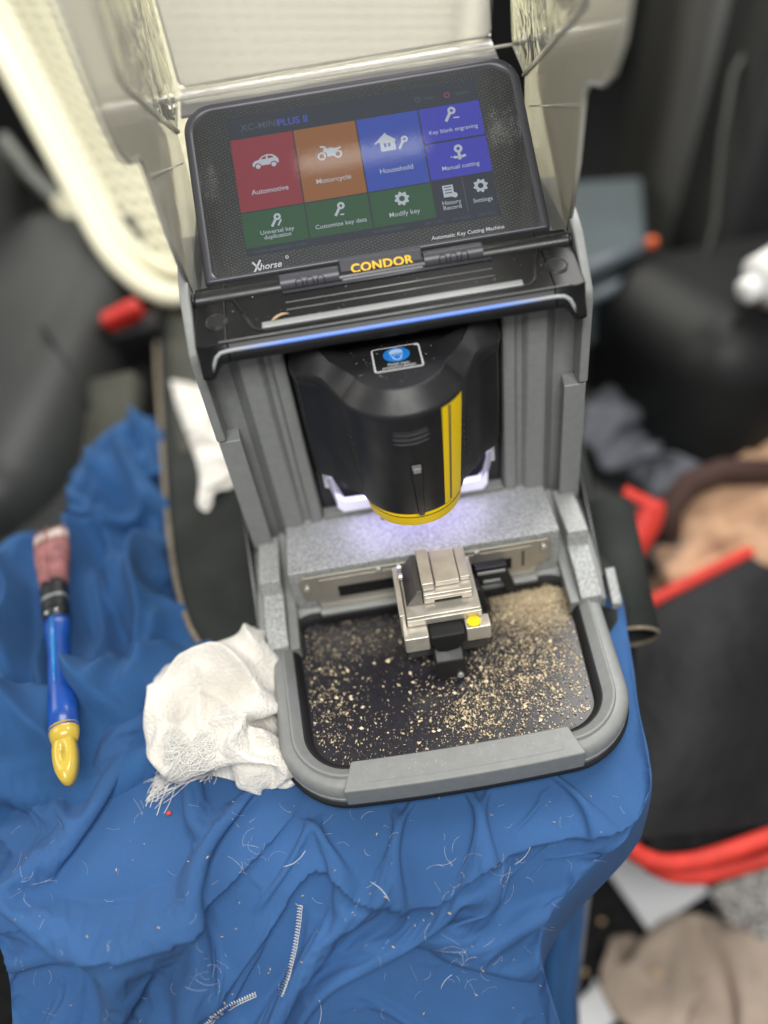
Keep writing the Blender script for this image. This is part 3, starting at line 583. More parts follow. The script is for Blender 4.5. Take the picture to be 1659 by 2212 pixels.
# --- display (local frame: u across, w up the slanted face, n out of it)
SO = Vector((0, 43.9, 194.3)); SM = Matrix(((1, 0, 0, SO.x), (0, .8, -.6, SO.y), (0, .6, .8, SO.z), (0, 0, 0, 1)))
def rrect(x0, x1, y0, y1, rb, rt, n=8):
    pts = []
    for cx_, cy_, r, a0 in ((x1 - rt, y1 - rt, rt, 0), (x0 + rt, y1 - rt, rt, 90), (x0 + rb, y0 + rb, rb, 180), (x1 - rb, y0 + rb, rb, 270)):
        for k in range(n + 1): t = math.radians(a0 + 90 * k / n); pts.append((cx_ + r * math.cos(t), cy_ + r * math.sin(t)))
    return pts
def rz(p, z): return [(x, y, z) for x, y in p]
case = MB().loft([rz(rrect(-88, 88, 3, 98, 3, 13), -11), rz(rrect(-90.2, 90.2, 0.6, 100.6, 1.8, 15.2), -8), rz(rrect(-90.8, 90.8, 0, 101.2, 1.6, 15.6), -2.5), rz(rrect(-90.6, 90.6, 0.2, 101, 1.6, 15.4), -0.6), rz(rrect(-89.6, 89.6, 1.0, 100.2, 1.4, 14.6), 0.3),
                  rz(rrect(-87.8, 87.8, 2.0, 98.2, 1.8, 13), 0.5), rz(rrect(-86.6, 86.6, 2.8, 96.8, 3.5, 12), 0.2), rz(rrect(-85.6, 85.6, 3.4, 95.6, 5, 11.5), -1.3)], True, True, False)
DISP = ob('display', case, 'bezel_grey', MACH, smooth=True); DISP.matrix_local = Matrix.Translation(SO * S) @ SM.to_3x3().to_4x4()
def flat(pts, z): return MB().add(rz(pts, z), [tuple(range(len(pts)))])
def dpart(name, pts, z, material): return ob(name, flat(pts, z), material, DISP)
def quad(x0, x1, y0, y1): return [(x0, y0), (x1, y0), (x1, y1), (x0, y1)]
dpart('bezel_print', rrect(-85.7, 85.7, 3.3, 95.7, 5, 11.5), -1.2, 'carbon_print')
dpart('lcd_panel', quad(-67, 67, 12.2, 91), -1.1, 'px_navy')
for x0, x1, y0, y1, m_ in ((-67, -33.7, 36.9, 78.3, 'px_red'), (-33.0, 0.1, 36.9, 78.3, 'px_orange'), (0.9, 33.7, 36.9, 78.3, 'px_blue'), (34.5, 67, 58.6, 78.3, 'px_violet'), (34.5, 67, 37.4, 57.6, 'px_violet'),
                           (-67, -33.7, 16.7, 36.2, 'px_green'), (-33.0, 0.1, 16.7, 36.2, 'px_green'), (0.9, 33.7, 16.7, 36.2, 'px_green')):
    dpart('menu_tile', quad(x0, x1, y0, y1), -1.0, m_)
dpart('tile_divider', quad(50.3, 50.7, 16.7, 36.4), -1.0, 'px_dim')
def dtext(s_, x, y, size, m_='px_white', z=-0.9, **k):
    o = link('lettering', text_mesh(s_, size, **k), m_, DISP); o.location = Vector((x, y, z)) * S
dtext('Automotive', -50, 47, 4.1, weight=.02); dtext('Motorcycle', -16, 47.2, 4.1, weight=.02); dtext('Household', 17.5, 47, 4.1, weight=.02)
dtext('Key blank engraving', 50.8, 64, 3.25, weight=.02); dtext('Manual cutting', 51, 42.8, 3.4, weight=.02)
dtext('Universal key\nduplication', -49.6, 22.5, 3.3, weight=.02); dtext('Customize key data', -16, 22, 3.4, weight=.02); dtext('Modify key', 17.6, 22, 3.7, weight=.02)
dtext('History\nRecord', 42.8, 22.2, 3.3, weight=.02); dtext('Settings', 59.2, 22.2, 3.3, weight=.02)
dtext('XC-MINI', -50.4, 84.2, 5.4, 'px_dim', weight=.05); dtext('PLUS II', -32.5, 83.8, 5.6, 'px_title', weight=.16)
dtext('Help', 41, 84, 2.6, 'px_dim'); dtext('Update', 59, 84, 2.8, 'px_dim')
dtext('Current specification: 1.5 mm', -49.5, 14.3, 2.3, 'px_dim'); dtext('SN: XMPB2200002', 8, 14.2, 2.1, 'px_dim'); dtext('SW: V1.5.0', 32, 14.2, 2.1, 'px_dim'); dtext('SW: V1.5.9', 46.5, 14.2, 2.1, 'px_dim'); dtext('HW: V5.2', 60, 14.2, 2.1, 'px_dim')
# icons
def gear(cx_, cy_, R, z):
    n = 8; out = []; inn = []
    for k in range(n * 4):
        t = 2 * math.pi * (k + .5) / (n * 4); r = R if k % 4 in (0, 1) else R * .78
        out.append((cx_ + r * math.cos(t), cy_ + r * math.sin(t), z)); inn.append((cx_ + R * .38 * math.cos(t), cy_ + R * .38 * math.sin(t), z))
    return MB().loft([out, inn], True, False, False)
def ring2(cx_, cy_, R, r, z, n=20): return MB().loft([[(cx_ + q * math.cos(t), cy_ + q * math.sin(t), z) for t in np.linspace(0, 2 * math.pi, n + 1)[:-1]] for q in (R, r)], True, False, False)
def bar2(b, x0, y0, x1, y1, w_, z):
    d = np.array([x1 - x0, y1 - y0], float); d /= np.linalg.norm(d); nn = np.array([-d[1], d[0]]) * w_ / 2
    return b.add([(x0 + nn[0], y0 + nn[1], z), (x0 - nn[0], y0 - nn[1], z), (x1 - nn[0], y1 - nn[1], z), (x1 + nn[0], y1 + nn[1], z)], [(0, 1, 2, 3)])
def key_icon(cx_, cy_, s_, z):
    b = ring2(cx_ + s_ * .25, cy_ + s_ * .35, s_ * .42, s_ * .16, z); bar2(b, cx_ + 0.0 * s_, cy_ + .05 * s_, cx_ - .5 * s_, cy_ - .75 * s_, s_ * .3, z); return b
IZ = -0.9
dicon = lambda b: ob('icon', b, 'px_white', DISP)
car = MB().add([(x - 50.1, y + 61.2, IZ) for x, y in ((-7, 0.3), (-7, 2.0), (-5.8, 3.2), (-3.6, 3.6), (-1.6, 5.4), (1.2, 6.2), (4.0, 5.8), (6.0, 4.2), (7.0, 2.6), (7.0, 0.8), (6.0, 0.3), (5.8, 1.4), (4.2, 2.0), (2.6, 1.2), (2.4, 0.3), (-2.4, 0.3), (-2.6, 1.2), (-4.2, 2.0), (-5.8, 1.3), (-6, 0.3))], [tuple(range(20))])
CARI = dicon(car)
for q in (-4.2, 4.2): dicon(disc(-50.1 + q, 61.2, 1.3, 1.3, IZ, 16))
ob('icon_window', MB().add([(x - 50.1, y + 61.2, IZ + .05) for x, y in ((-2.4, 3.7), (-1.0, 4.9), (0.6, 5.3), (0.4, 3.7))], [(0, 1, 2, 3)]), 'px_red', DISP)
ob('icon_window', MB().add([(x - 50.1, y + 61.2, IZ + .05) for x, y in ((1.4, 3.7), (1.5, 5.3), (3.4, 5.1), (4.8, 3.9))], [(0, 1, 2, 3)]), 'px_red', DISP)
for q in (-4.2, 4.4): dicon(ring2(-16 + q, 61.0, 2.3, 1.3, IZ))
mb_ = MB().add([(x - 16, y + 61, IZ) for x, y in ((-3.4, 2.4), (-2.4, 4.6), (-4.6, 5.0), (-4.4, 6.0), (-2.0, 5.6), (-0.8, 3.8), (1.2, 4.4), (3.4, 3.4), (6.6, 4.2), (6.4, 3.2), (3.6, 2.2), (2.0, -0.6), (-1.2, -0.8), (-1.6, 1.6))], [tuple(range(14))]); dicon(mb_)
ho = MB().add([(x + 15, y + 62, IZ) for x, y in ((-5.6, 1.2), (0, 5.6), (5.0, 1.8), (4.2, 1.2), (4.2, -4), (-3.8, -4), (-3.8, 1.2))], [tuple(range(7))]); dicon(ho)
bar2(MB(), 0, 0, 1, 1, 1, 0)
dicon(bar2(MB(), 13.6 - 5, 62.8, 15, 68.2, 0.9, IZ)); dicon(key_icon(23.2, 61.5, 4.6, IZ))
for q in (-1.2, 1.0): ob('icon_window', flat(quad(15 + q - .6, 15 + q + .6, 60.2, 62.4), IZ + .05), 'px_blue', DISP)
dicon(key_icon(50.4, 73, 5.2, IZ)); dicon(bar2(MB(), 52, 70.6, 55.2, 70.4, 0.7, IZ))
b = ring2(51.4, 52.8, 2.3, 0.9, IZ); bar2(b, 51.4, 50.8, 51.4, 46.6, 1.6, IZ); bar2(b, 48.2, 48.4, 50.4, 48.0, 1.4, IZ); bar2(b, 52.4, 48.0, 54.8, 48.6, 1.4, IZ); bar2(b, 46.8, 48.6, 47.6, 48.6, .8, IZ); dicon(b)
b = key_icon(-49.6, 30, 4.6, IZ); bar2(b, -48.6, 26.6, -46.6, 29.8, 0.9, IZ); dicon(b)
b = key_icon(-15.8, 30.2, 4.8, IZ); bar2(b, -15.6, 27, -13.6, 26.8, 0.8, IZ); dicon(b)
dicon(gear(17.6, 30.2, 4.0, IZ)); dicon(gear(59.4, 30.2, 3.9, IZ))
b = flat(quad(39.4, 45.0, 26.8, 33.4), IZ); b.add(disc(45.2, 27.4, 1.5, 1.5, IZ + .02, 14).v, [tuple(range(14))]); dicon(b)
for q in (32, 30.4, 28.8): ob('icon_line', flat(quad(40.4, 44, q, q + .5), IZ + .06), 'px_navy', DISP)
ob('icon', ring2(35, 84.2, 1.6, 1.1, IZ), 'px_dim', DISP); ob('icon', ring2(50.8, 84, 1.6, 1.1, IZ), 'px_pink', DISP)
# maker's name and type line on the bezel
b = MB(); bar2(b, -64.6, 3.0, -60.6, 9.4, 1.1, -0.95); bar2(b, -64.9, 8.9, -61.3, 3.7, 1.0, -0.95); ob('lettering', b, 'white_letter', DISP)
o = link('lettering', text_mesh('horse', 5.0, align='LEFT', weight=.09, shear=.25), 'white_letter', DISP); o.location = Vector((-61.6, 5.5, -0.9)) * S
ob('lettering', ring2(-46.6, 8.6, 0.9, 0.5, -0.9), 'white_letter', DISP)
dtext('Automatic Key Cutting Machine', 48.2, 5.6, 2.95, 'white_letter', weight=.03, shear=.12)
GL = MB().loft([rz(rrect(-86, 86, 3.1, 96, 4.5, 11.7), -0.5), rz(rrect(-86, 86, 3.1, 96, 4.5, 11.7), -0.35)])
ob('cover_glass', GL, 'display_glass', DISP)

# --- raised clear shield
SH = ob('safety_shield', MB().tube([(-96, 121, 244), (-95, 150, 251.5), (95, 150, 251.5), (96, 121, 244)], 0.9, 8), 'shield_edge', MACH, smooth=True)
wing_low = [(31, 199), (20, 236), (17, 262), (16, 269), (10, 275), (-8, 280), (-20, 288), (-28, 302), (-31, 320), (-33, 372), (14, 372), (16, 303), (20, 300), (123, 243), (123, 205)]
win = [(18.5, 303), (123, 245.5), (152, 253), (172, 372), (16.5, 372)]
for sgn in (-1, 1):
    f = 1.0 if sgn < 0 else 0.985
    W = ob('shield_wing', MB().prism(wing_low, 'x', sgn * 95.5, sgn * 97.6), 'shield_frost_reflect', SH, bevel=0.5)
    ob('wing_window', MB().prism(win, 'x', sgn * 95.2, sgn * 96.4), 'shield_clear', SH)
    ob('wing_edge', MB().tube([(sgn * 96.4, y, z) for y, z in wing_low[:10]], 1.25, 8), 'shield_edge', SH, smooth=True)
    ob('wing_rib', MB().tube([(sgn * 95.0, y, z) for y, z in ((123, 244), (70, 273), (24, 298.5), (18.5, 303), (16.5, 312), (15, 372))], 1.1, 8), 'shield_edge', SH, smooth=True)
    ob('wing_crease', MB().tube([(sgn * 95.2, 17, 264), (sgn * 95.2, 110, 232)], 0.35, 6), 'shield_edge', SH, smooth=True)
ob('shield_front', MB().prism([(166, 253), (186, 372), (188, 372), (168, 253)], 'x', -94, 86), 'shield_front', SH)
ob('shield_front_edge', MB().tube([(-94, 167, 372), (-94, 167, 256), (-91, 167, 252.5), (83, 167, 252.5), (86, 167, 256), (86, 180, 372)], 0.8, 8), 'shield_edge', SH, smooth=True)
ob('shield_sill', MB().prism([(166, 251.5), (140, 246), (140, 244.5), (166, 249.8)], 'x', -94, 86), 'shield_front', SH)

# ================================================================== CLOTH AND CLUTTER NEAR THE MACHINE
def resample(path, n):
    path = np.array(path, float); d = np.r_[0, np.cumsum(np.linalg.norm(np.diff(path, axis=0), axis=1))]; t = np.linspace(0, d[-1], n)
    return np.stack([np.interp(t, d, path[:, k]) for k in range(path.shape[1])], 1)
def smooth_path(path, n):
    p = resample(path, n)
    for _ in range(3): p[1:-1] = (p[:-2] + 2 * p[1:-1] + p[2:]) / 4
    return p
def poly_dist(X, Y, path):
    """signed distance to a polyline (positive on its left), and the position along it 0..1"""
    best = np.full(X.shape, 1e9); sg = np.zeros(X.shape); tt = np.zeros(X.shape); n = len(path) - 1
    for i in range(n):
        a, b = path[i], path[i + 1]; d = b - a; L2 = d @ d + 1e-9
        u = np.clip(((X - a[0]) * d[0] + (Y - a[1]) * d[1]) / L2, 0, 1); ex = X - a[0] - u * d[0]; ey = Y - a[1] - u * d[1]; ds = np.hypot(ex, ey)
        k = ds < best; best[k] = ds[k]; sg[k] = np.sign(d[0] * ey - d[1] * ex)[k]; tt[k] = ((i + u) / n)[k]
    return best, sg, tt
def vnoise(X, Y, sc, seed):
    r = np.random.default_rng(seed); g = r.random((64, 64)); x = X / sc + 100; y = Y / sc + 100; xi = np.floor(x).astype(int); yi = np.floor(y).astype(int); fx = x - xi; fy = y - yi
    fx = fx * fx * (3 - 2 * fx); fy = fy * fy * (3 - 2 * fy); G = lambda a, b: g[a % 64, b % 64]
    return (G(xi, yi) * (1 - fx) + G(xi + 1, yi) * fx) * (1 - fy) + (G(xi, yi + 1) * (1 - fx) + G(xi + 1, yi + 1) * fx) * fy - .5
def end_taper(t, a=.12, b=.12):
    return np.clip(t / a, 0, 1) ** .7 * np.clip((1 - t) / b, 0, 1) ** .7

def relax(P, iters, L, floor, pin, g=0.02, bend=.6, bd=3, ceil=None, damp=.93):
    """position based cloth on a grid: lets surplus fabric buckle into folds above what lies below it"""
    offs = [(0, 1), (1, 0), (1, 1), (1, -1)]; ny, nx = P.shape[:2]; P = P.copy(); Q = P.copy(); fix = P[pin].copy()
    for it in range(iters):
        V = (P - Q) * damp; Q = P.copy(); P = P + V; P[..., 2] -= g
        for o_ in offs:
            a, b = gpair(ny, nx, *o_)
            for par in (0, 1):
                if o_ == (0, 1): sa = (a[0], slice(par, nx - 1, 2)); sb = (a[0], slice(par + 1, nx, 2)); l = L[o_][:, par::2]
                else: sa = (slice(par, ny - 1, 2), a[1]); sb = (slice(par + 1, ny, 2), b[1]); l = L[o_][par::2]
                d = P[sb] - P[sa]; n_ = np.linalg.norm(d, axis=2) + 1e-9; k = ((n_ - l) / n_ * (.5 if o_[0] * o_[1] == 0 else .3))[..., None] * d
                P[sa] += k; P[sb] -= k
        for o_ in ((0, bd), (bd, 0)):
            a, b = gpair(ny, nx, *o_); d = P[b] - P[a]; n_ = np.linalg.norm(d, axis=2) + 1e-9; k = (np.minimum(n_ - L[o_], 0) / n_ * bend * .5)[..., None] * d
            P[a] += k; P[b] -= k
        f = floor(P[..., 0], P[..., 1]); hit = P[..., 2] < f; P[..., 2] = np.maximum(P[..., 2], f); Q[hit] = Q[hit] * .3 + P[hit] * .7
        if ceil is not None: P[..., 2] = np.minimum(P[..., 2], ceil(P[..., 0], P[..., 1]))
        P[pin] = fix
    return P
def gpair(ny, nx, dy, dx): return (slice(0, ny - dy), slice(max(0, -dx), nx - max(0, dx))), (slice(dy, ny), slice(max(0, dx), nx + min(0, dx)))
def up2(P):
    def up1(A):
        n = A.shape[0]; O = np.zeros((2 * n - 1,) + A.shape[1:]); O[::2] = A; Ap = np.concatenate([2 * A[:1] - A[1:2], A, 2 * A[-1:] - A[-2:-1]])
        O[1::2] = (9 * (Ap[1:-2] + Ap[2:-1]) - (Ap[:-3] + Ap[3:])) / 16; return O
    return np.swapaxes(up1(np.swapaxes(up1(P), 0, 1)), 0, 1)
def drape(flat, init, scale, floor, pinf, levels=((250, 2), (100, 3), (60, 4), (20, 5)), g=.015, bend=.7, bs=.95, ceil=None, ease=.995):
    """flat: (ny,nx,3) layout that gives the rest lengths, scale: (ny,nx,2) surplus across columns / rows, init: starting points"""
    F_, P, Sc = flat.copy(), init.copy(), scale.copy()
    for lv, (it, bd) in enumerate(levels):
        ny, nx = P.shape[:2]; L = {}
        for o_ in ((0, 1), (1, 0), (1, 1), (1, -1), (0, bd), (bd, 0)):
            a, b = gpair(ny, nx, *o_); d = F_[b] - F_[a]; sc = (Sc[a] + Sc[b]) / 2; m_ = np.linalg.norm(d, axis=2)
            k = sc[..., 0] if o_[0] == 0 else sc[..., 1] if o_[1] == 0 else sc.mean(2); L[o_] = m_ * k * (bs if max(abs(o_[0]), abs(o_[1])) > 1 else 1)
        P = relax(P, it, L, floor, pinf(ny, nx), g, bend, bd, ceil)
        if lv < len(levels) - 1: P, F_, Sc = up2(P), up2(F_), 1 + (up2(Sc) - 1) * ease
    return P
def rim_pin(ny, nx):
    p = np.zeros((ny, nx), bool); p[0] = p[-1] = True; p[:, 0] = p[:, -1] = True; return p
def grid_obj(name, P, material, parent=None, sub=1):
    ny, nx = P.shape[:2]; b = MB(); b.v = [tuple(p) for p in P.reshape(-1, 3)]
    b.f = [(j * nx + i, j * nx + i + 1, (j + 1) * nx + i + 1, (j + 1) * nx + i) for j in range(ny - 1) for i in range(nx - 1)]
    return ob(name, b, material, parent, smooth=True, sub=sub), BVHTree.FromPolygons([Vector(v) for v in b.v], b.f)

def base_h(x, y):
    """seat front: level under the machine, then a rounded drop towards the viewer; sinks to the left"""
    k = 9.0; q = (-176 - y) / k
    z = -3.0 - 1.15 * k * np.logaddexp(0, q)
    return z - 0.00055 * np.clip(-x - 120, 0, None) ** 2 * 0.6
def on_base(px, py):
    d = _F + _R * (px - CX) / FPX - _UP * (py - CY) / FPX; t0, t1 = 300., 900.
    for _ in range(50):
        tm = (t0 + t1) / 2; p = CAM + tm * d
        if p[2] > float(base_h(np.array(p[0]), np.array(p[1]))): t0 = tm
        else: t1 = tm
    return (CAM + t0 * d)[:2]
def pxpath(pts, n=24): return smooth_path([on_base(*p) for p in pts], n)

edge = pxpath([(1330, 1250), (1352, 1330), (1372, 1480), (1396, 1620), (1408, 1690), (1400, 1735), (1340, 1810), (1252, 1900), (1195, 1970), (1160, 2030), (1166, 2100), (1200, 2200), (1240, 2330)], 60)
NXC, NYC = 321, 225
yy = np.linspace(-45, -300, NYC); order = np.argsort(edge[:, 1]); xmax = np.interp(yy, edge[order, 1], edge[order, 0])
left = pxpath([(-60, 1500), (-40, 1800), (-30, 2000), (10, 2050), (30, 2090), (22, 2160), (30, 2260), (40, 2400)], 30); ol = np.argsort(left[:, 1]); xmin = np.interp(yy, left[ol, 1], left[ol, 0])
s_ = np.linspace(0, 1, NXC); s_ = s_ + 0.04 * np.sin(2 * np.pi * s_) * 0
X = xmin[:, None] + (xmax - xmin)[:, None] * s_[None, :]; Y = np.repeat(yy[:, None], NXC, 1)
Y = Y + 0.0 * X
H = base_h(X, Y); DX = np.zeros(X.shape); DY = np.zeros(X.shape)
def ridge(pts, h, w1, w2=None, a=.15, b=.15, n=24):
    """fold along a path: w1 falls off on the left side of the walking direction, w2 on the right"""
    global H
    d, s, t = poly_dist(X, Y, pxpath(pts, n)); w2 = w2 or w1
    wv = np.where(s > 0, w1, w2); H = H + 1.7 * h * np.exp(-(d / wv) ** 1.5) * end_taper(t, a, b)
def step(pts, h, wup, soft=1.2, a=.08, b=.08, n=40, over=3.5):
    """overlapping hem: high on the left side, dropping sharply on the right"""
    global H, DX, DY
    pth = pxpath(pts, n); d, s, t = poly_dist(X, Y, pth); up = np.exp(-d / wup) * (1 - .3 * np.exp(-d / 3.0)); dn = np.exp(-(d / soft) ** 2) * .7
    H = H + h * np.where(s > 0, up, dn) * end_taper(t, a, b)
    tg = np.gradient(pth, axis=0); tg /= np.linalg.norm(tg, axis=1)[:, None]; q = t * (len(pth) - 1); k = np.arange(len(pth))
    nx = np.interp(q, k, tg[:, 1]); ny = -np.interp(q, k, tg[:, 0]); ov = over * np.where(s > 0, np.exp(-(d / 5.0) ** 2), 0) * end_taper(t, a, b) * np.sign(h)
    DX = DX + nx * ov; DY = DY + ny * ov
# broad undulation
def ridged(X, Y, sc, seed, ang):
    c, s2 = math.cos(ang), math.sin(ang); U_ = X * c + Y * s2; V_ = -X * s2 + Y * c
    U_ = U_ + sc * .8 * vnoise(X, Y, sc * 1.7, seed + 5); return .5 - np.abs(2 * vnoise(U_, V_ * .45, sc, seed))
H += 6 * vnoise(X, Y, 55, 1) + 4 * vnoise(X, Y, 24, 2) + 1.2 * vnoise(X, Y, 9, 3)
H += .6 * (3.2 * ridged(X, Y, 26, 40, .5) + 2.2 * ridged(X, Y, 15, 43, -.4) + 2.0 * ridged(X, Y, 20, 47, 1.3)) * np.clip((-150 - Y) / 25, 0, 1) * (0.35 + 1.1 * (vnoise(X, Y, 60, 50) + .5))
# the hem across the front, walked from left to right (high side is the far side)
step([(430, 2170), (500, 2085), (546, 2030), (600, 1955), (640, 1900), (672, 1866), (715, 1888), (756, 1912), (840, 1938), (900, 1938), (940, 1921), (1000, 1885), (1050, 1853), (1150, 1822), (1260, 1803), (1330, 1778), (1392, 1735)], 8.5, 26, 1.3, .1, .03, 60)
ridge([(660, 1862), (720, 1885), (800, 1915), (900, 1925)], 4, 5, 3)
# big sweeping fold on the left, shadow side below it
step([(-20, 1985), (60, 2004), (130, 2014), (252, 2010), (340, 1996), (403, 1982), (470, 1940), (520, 1890), (575, 1825), (620, 1765), (650, 1725)], 10, 24, 1.8, .05, .2, 50)
ridge([(560, 1800), (600, 1740), (625, 1700)], 5, 6, 5)
ridge([(92, 1895), (180, 1925), (280, 1955), (330, 1965)], 4, 9, 5)
ridge([(0, 1845), (60, 1800), (120, 1720), (150, 1690)], 4, 8, 6)
ridge([(380, 1690), (372, 1740), (390, 1800), (375, 1860)], 5, 7, 7)
ridge([(445, 1700), (440, 1750), (455, 1800)], 4, 5, 5)
ridge([(505, 1705), (500, 1760), (490, 1820)], 5, 5, 6)
ridge([(560, 1700), (548, 1760), (530, 1830)], 4.5, 5, 5)
ridge([(330, 1870), (380, 1840), (470, 1830), (540, 1790)], 3, 8, 8)
# V fold below the tray
ridge([(680, 1744), (705, 1765), (731, 1782), (775, 1752), (840, 1722), (930, 1705)], 4.5, 3.5, 5)
ridge([(640, 1720), (690, 1760), (700, 1800)], 4, 6, 4)
ridge([(740, 1800), (850, 1830), (960, 1860)], 3, 12, 12)
# right side: tension folds from the corner of the seat
ridge([(1400, 1650), (1320, 1690), (1200, 1720), (1080, 1730)], 3.0, 8, 6)
ridge([(1385, 1580), (1330, 1640), (1250, 1680)], 2.5, 7, 7)
ridge([(1330, 1760), (1230, 1790), (1090, 1825)], -2.0, 5, 5)
# hanging folds below the hem
ridge([(857, 1950), (845, 2010), (825, 2070), (806, 2120), (790, 2230)], 6, 9, 4, .05)
ridge([(1040, 1900), (1045, 1990), (1060, 2080), (1060, 2220)], 7, 16, 12, .1, .02)
ridge([(1140, 1850), (1130, 1950), (1120, 2050), (1140, 2220)], 6, 14, 10, .1, .02)
ridge([(700, 1960), (760, 2010), (790, 2060), (780, 2120)], 4, 7, 7)
for k in range(8): ridge([(648, 1968 + 22 * k), (690 + 6 * (k % 3), 1962 + 24 * k), (725, 1975 + 22 * k)], 1.7, 2.2, 2.2, .3, .5, 8)
step([(590, 2190), (612, 2120), (628, 2050), (640, 1990), (652, 1945)], -5, 10, 1.5, .05, .2, 24)
# lower left tangle
step([(120, 2020), (180, 2060), (200, 2110), (190, 2170)], 7, 10, 2, .1, .1, 20)
ridge([(40, 2075), (110, 2110), (150, 2150), (130, 2230)], 8, 8, 5)
ridge([(110, 2030), (200, 2070), (300, 2080), (420, 2045), (480, 2000)], 7, 6, 4)
ridge([(150, 2230), (210, 2160), (300, 2120), (400, 2110), (480, 2070)], 8, 8, 5)
ridge([(300, 2240), (350, 2180), (420, 2140), (500, 2110)], 7, 9, 6)
ridge([(420, 2230), (440, 2180), (425, 2120)], 6, 6, 6)
ridge([(560, 2230), (540, 2170), (560, 2110), (590, 2060)], 5, 6, 6)
# let the surplus fabric buckle on the seat, starting from the folds above; then the crisp hem edges on top
def under(x, y): return np.where((np.abs(x) < 101) & (y > -158), -0.8, np.where((np.abs(x) < 107) & (y > -164), 2.0, 99.))
H = np.minimum(H, under(X, Y)); B0 = base_h(X, Y)
wgt = np.clip((-150 - Y) / 14, 0, 1) + np.clip((-108 - X) / 20, 0, 1); wgt = np.clip(wgt, 0, 1)
left_w = np.clip((60 - X) / 160, 0, 1)
Sc = np.stack([1 + wgt * (.10 + .14 * left_w), 1 + wgt * (.10 + .10 * left_w)], 2)
sub8 = lambda A: A[::8, ::8]
def sheet_pin(ny, nx):
    p = np.zeros((ny, nx), bool); p[:max(1, ny // 28)] = True; p[:, 0] = True; p[-1] = True; p[:, -1] = True; return p
G = drape(np.stack([sub8(X), sub8(Y), sub8(B0)], 2), np.stack([sub8(X), sub8(Y), sub8(H)], 2), sub8(Sc), lambda x, y: base_h(x, y) - 3.0, sheet_pin, ((160, 2), (80, 3), (70, 4), (32, 4)), .012, .7, .95, under)
H0 = H.copy(); H = np.zeros(X.shape); DX[:] = 0; DY[:] = 0
step([(430, 2170), (500, 2085), (546, 2030), (600, 1955), (640, 1900), (672, 1866), (715, 1888), (756, 1912), (840, 1938), (900, 1938), (940, 1921), (1000, 1885), (1050, 1853), (1150, 1822), (1260, 1803), (1330, 1778), (1392, 1735)], 6, 14, 1.0, .1, .03, 60, 3.2)
step([(-20, 1985), (60, 2004), (130, 2014), (252, 2010), (340, 1996), (403, 1982), (470, 1940), (520, 1890), (575, 1825), (620, 1765), (650, 1725)], 6, 16, 1.4, .05, .2, 50, 3.2)
step([(590, 2190), (612, 2120), (628, 2050), (640, 1990), (652, 1945)], -6, 8, 1.2, .05, .2, 24, 2)
for k in range(8): ridge([(648, 1968 + 22 * k), (690 + 6 * (k % 3), 1962 + 24 * k), (725, 1975 + 22 * k)], 1.1, 2.0, 2.0, .3, .5, 8)
G[..., 2] += H; G[..., 0] += DX; G[..., 1] += DY
sk = [G[:, -1:]]
for k in range(1, 9): sk.append(G[:, -1:] + np.array([2.0 * math.sin(k * .35), 0, -.7 * k * k - .8 * k]) + np.stack([1.5 * k / 8 * np.sin(yy * .12 + .3 * k), 0 * yy, 0 * yy], 1)[:, None])
G = np.concatenate([G] + sk[1:], 1)
SHEET, sheet_bvh = grid_obj('blue_sheet', G, 'blue_cotton', None, 1)
tag(SHEET, 'wrinkled blue cotton sheet with white stitched hem draped below the machine tray', 'cloth')
def on_sheet(px, py, lift=0.0, bvh=None):
    d = _F + _R * (px - CX) / FPX - _UP * (py - CY) / FPX; d = d / np.linalg.norm(d)
    h = (bvh or sheet_bvh).ray_cast(Vector(CAM), Vector(d))
    if h[0] is None: return None
    n = h[1] if h[1].z > 0 else -h[1]
    return np.array(h[0] + n * lift)
# overlock stitching along the elastic seam
def stitch(pts, w_px, n, parent):
    P = resample(pts, n); b = MB(); rail = [[], []]
    for i, p in enumerate(P):
        t = P[min(i + 1, n - 1)] - P[max(i - 1, 0)]; t = t / np.linalg.norm(t); nn = np.array([-t[1], t[0]])
        a = on_sheet(*(p - nn * w_px), .5); c = on_sheet(*(p + nn * w_px), .5)
        if a is None or c is None: continue
        b.tube([a, (a + c) / 2 + np.array([0, 0, .25]), c], 0.2, 5); rail[0].append(a); rail[1].append(c)
    b.tube(rail[0], 0.2, 5)
    for k in range(len(rail[0]) - 1): b.tube([rail[0][k], rail[1][k + 1]], 0.14, 4)
    ob('hem_stitching', b, 'thread_white', parent, smooth=True)
stitch([(648, 1955), (644, 2000), (636, 2050), (622, 2110), (606, 2150)], 5.5, 32, SHEET)
stitch([(552, 2146), (510, 2165), (470, 2190), (436, 2222)], 5.5, 24, SHEET)
# lint, hairs and crumbs on the sheet
lint = MB(); 
def hair(px, py, ln, ang, curl, r):
    pts = []; x, y, a = px, py, ang
    for k in range(7):
        p = on_sheet(x, y, 0.35)
        if p is None: break
        pts.append(p); x += ln / 6 * math.cos(a); y += ln / 6 * math.sin(a); a += curl
    if len(pts) > 2 and max(np.linalg.norm(pts[i + 1] - pts[i]) for i in range(len(pts) - 1)) < 12: lint.tube(pts, r, 4)
for k in range(110): hair(random.uniform(0, 1380), random.uniform(1700, 2212), random.uniform(6, 34), random.uniform(0, 6.28), random.uniform(-.35, .35), random.uniform(.025, .055))
for cx_, cy_, n_ in ((1010, 2090, 14), (930, 2060, 6), (540, 1850, 10), (450, 2080, 10), (960, 1860, 8), (1090, 1900, 8), (300, 1760, 5), (40, 1930, 8)):
    for k in range(n_): hair(random.gauss(cx_, 22), random.gauss(cy_, 26), random.uniform(15, 60), random.uniform(0, 6.28), random.uniform(-.4, .4), random.uniform(.025, .06))
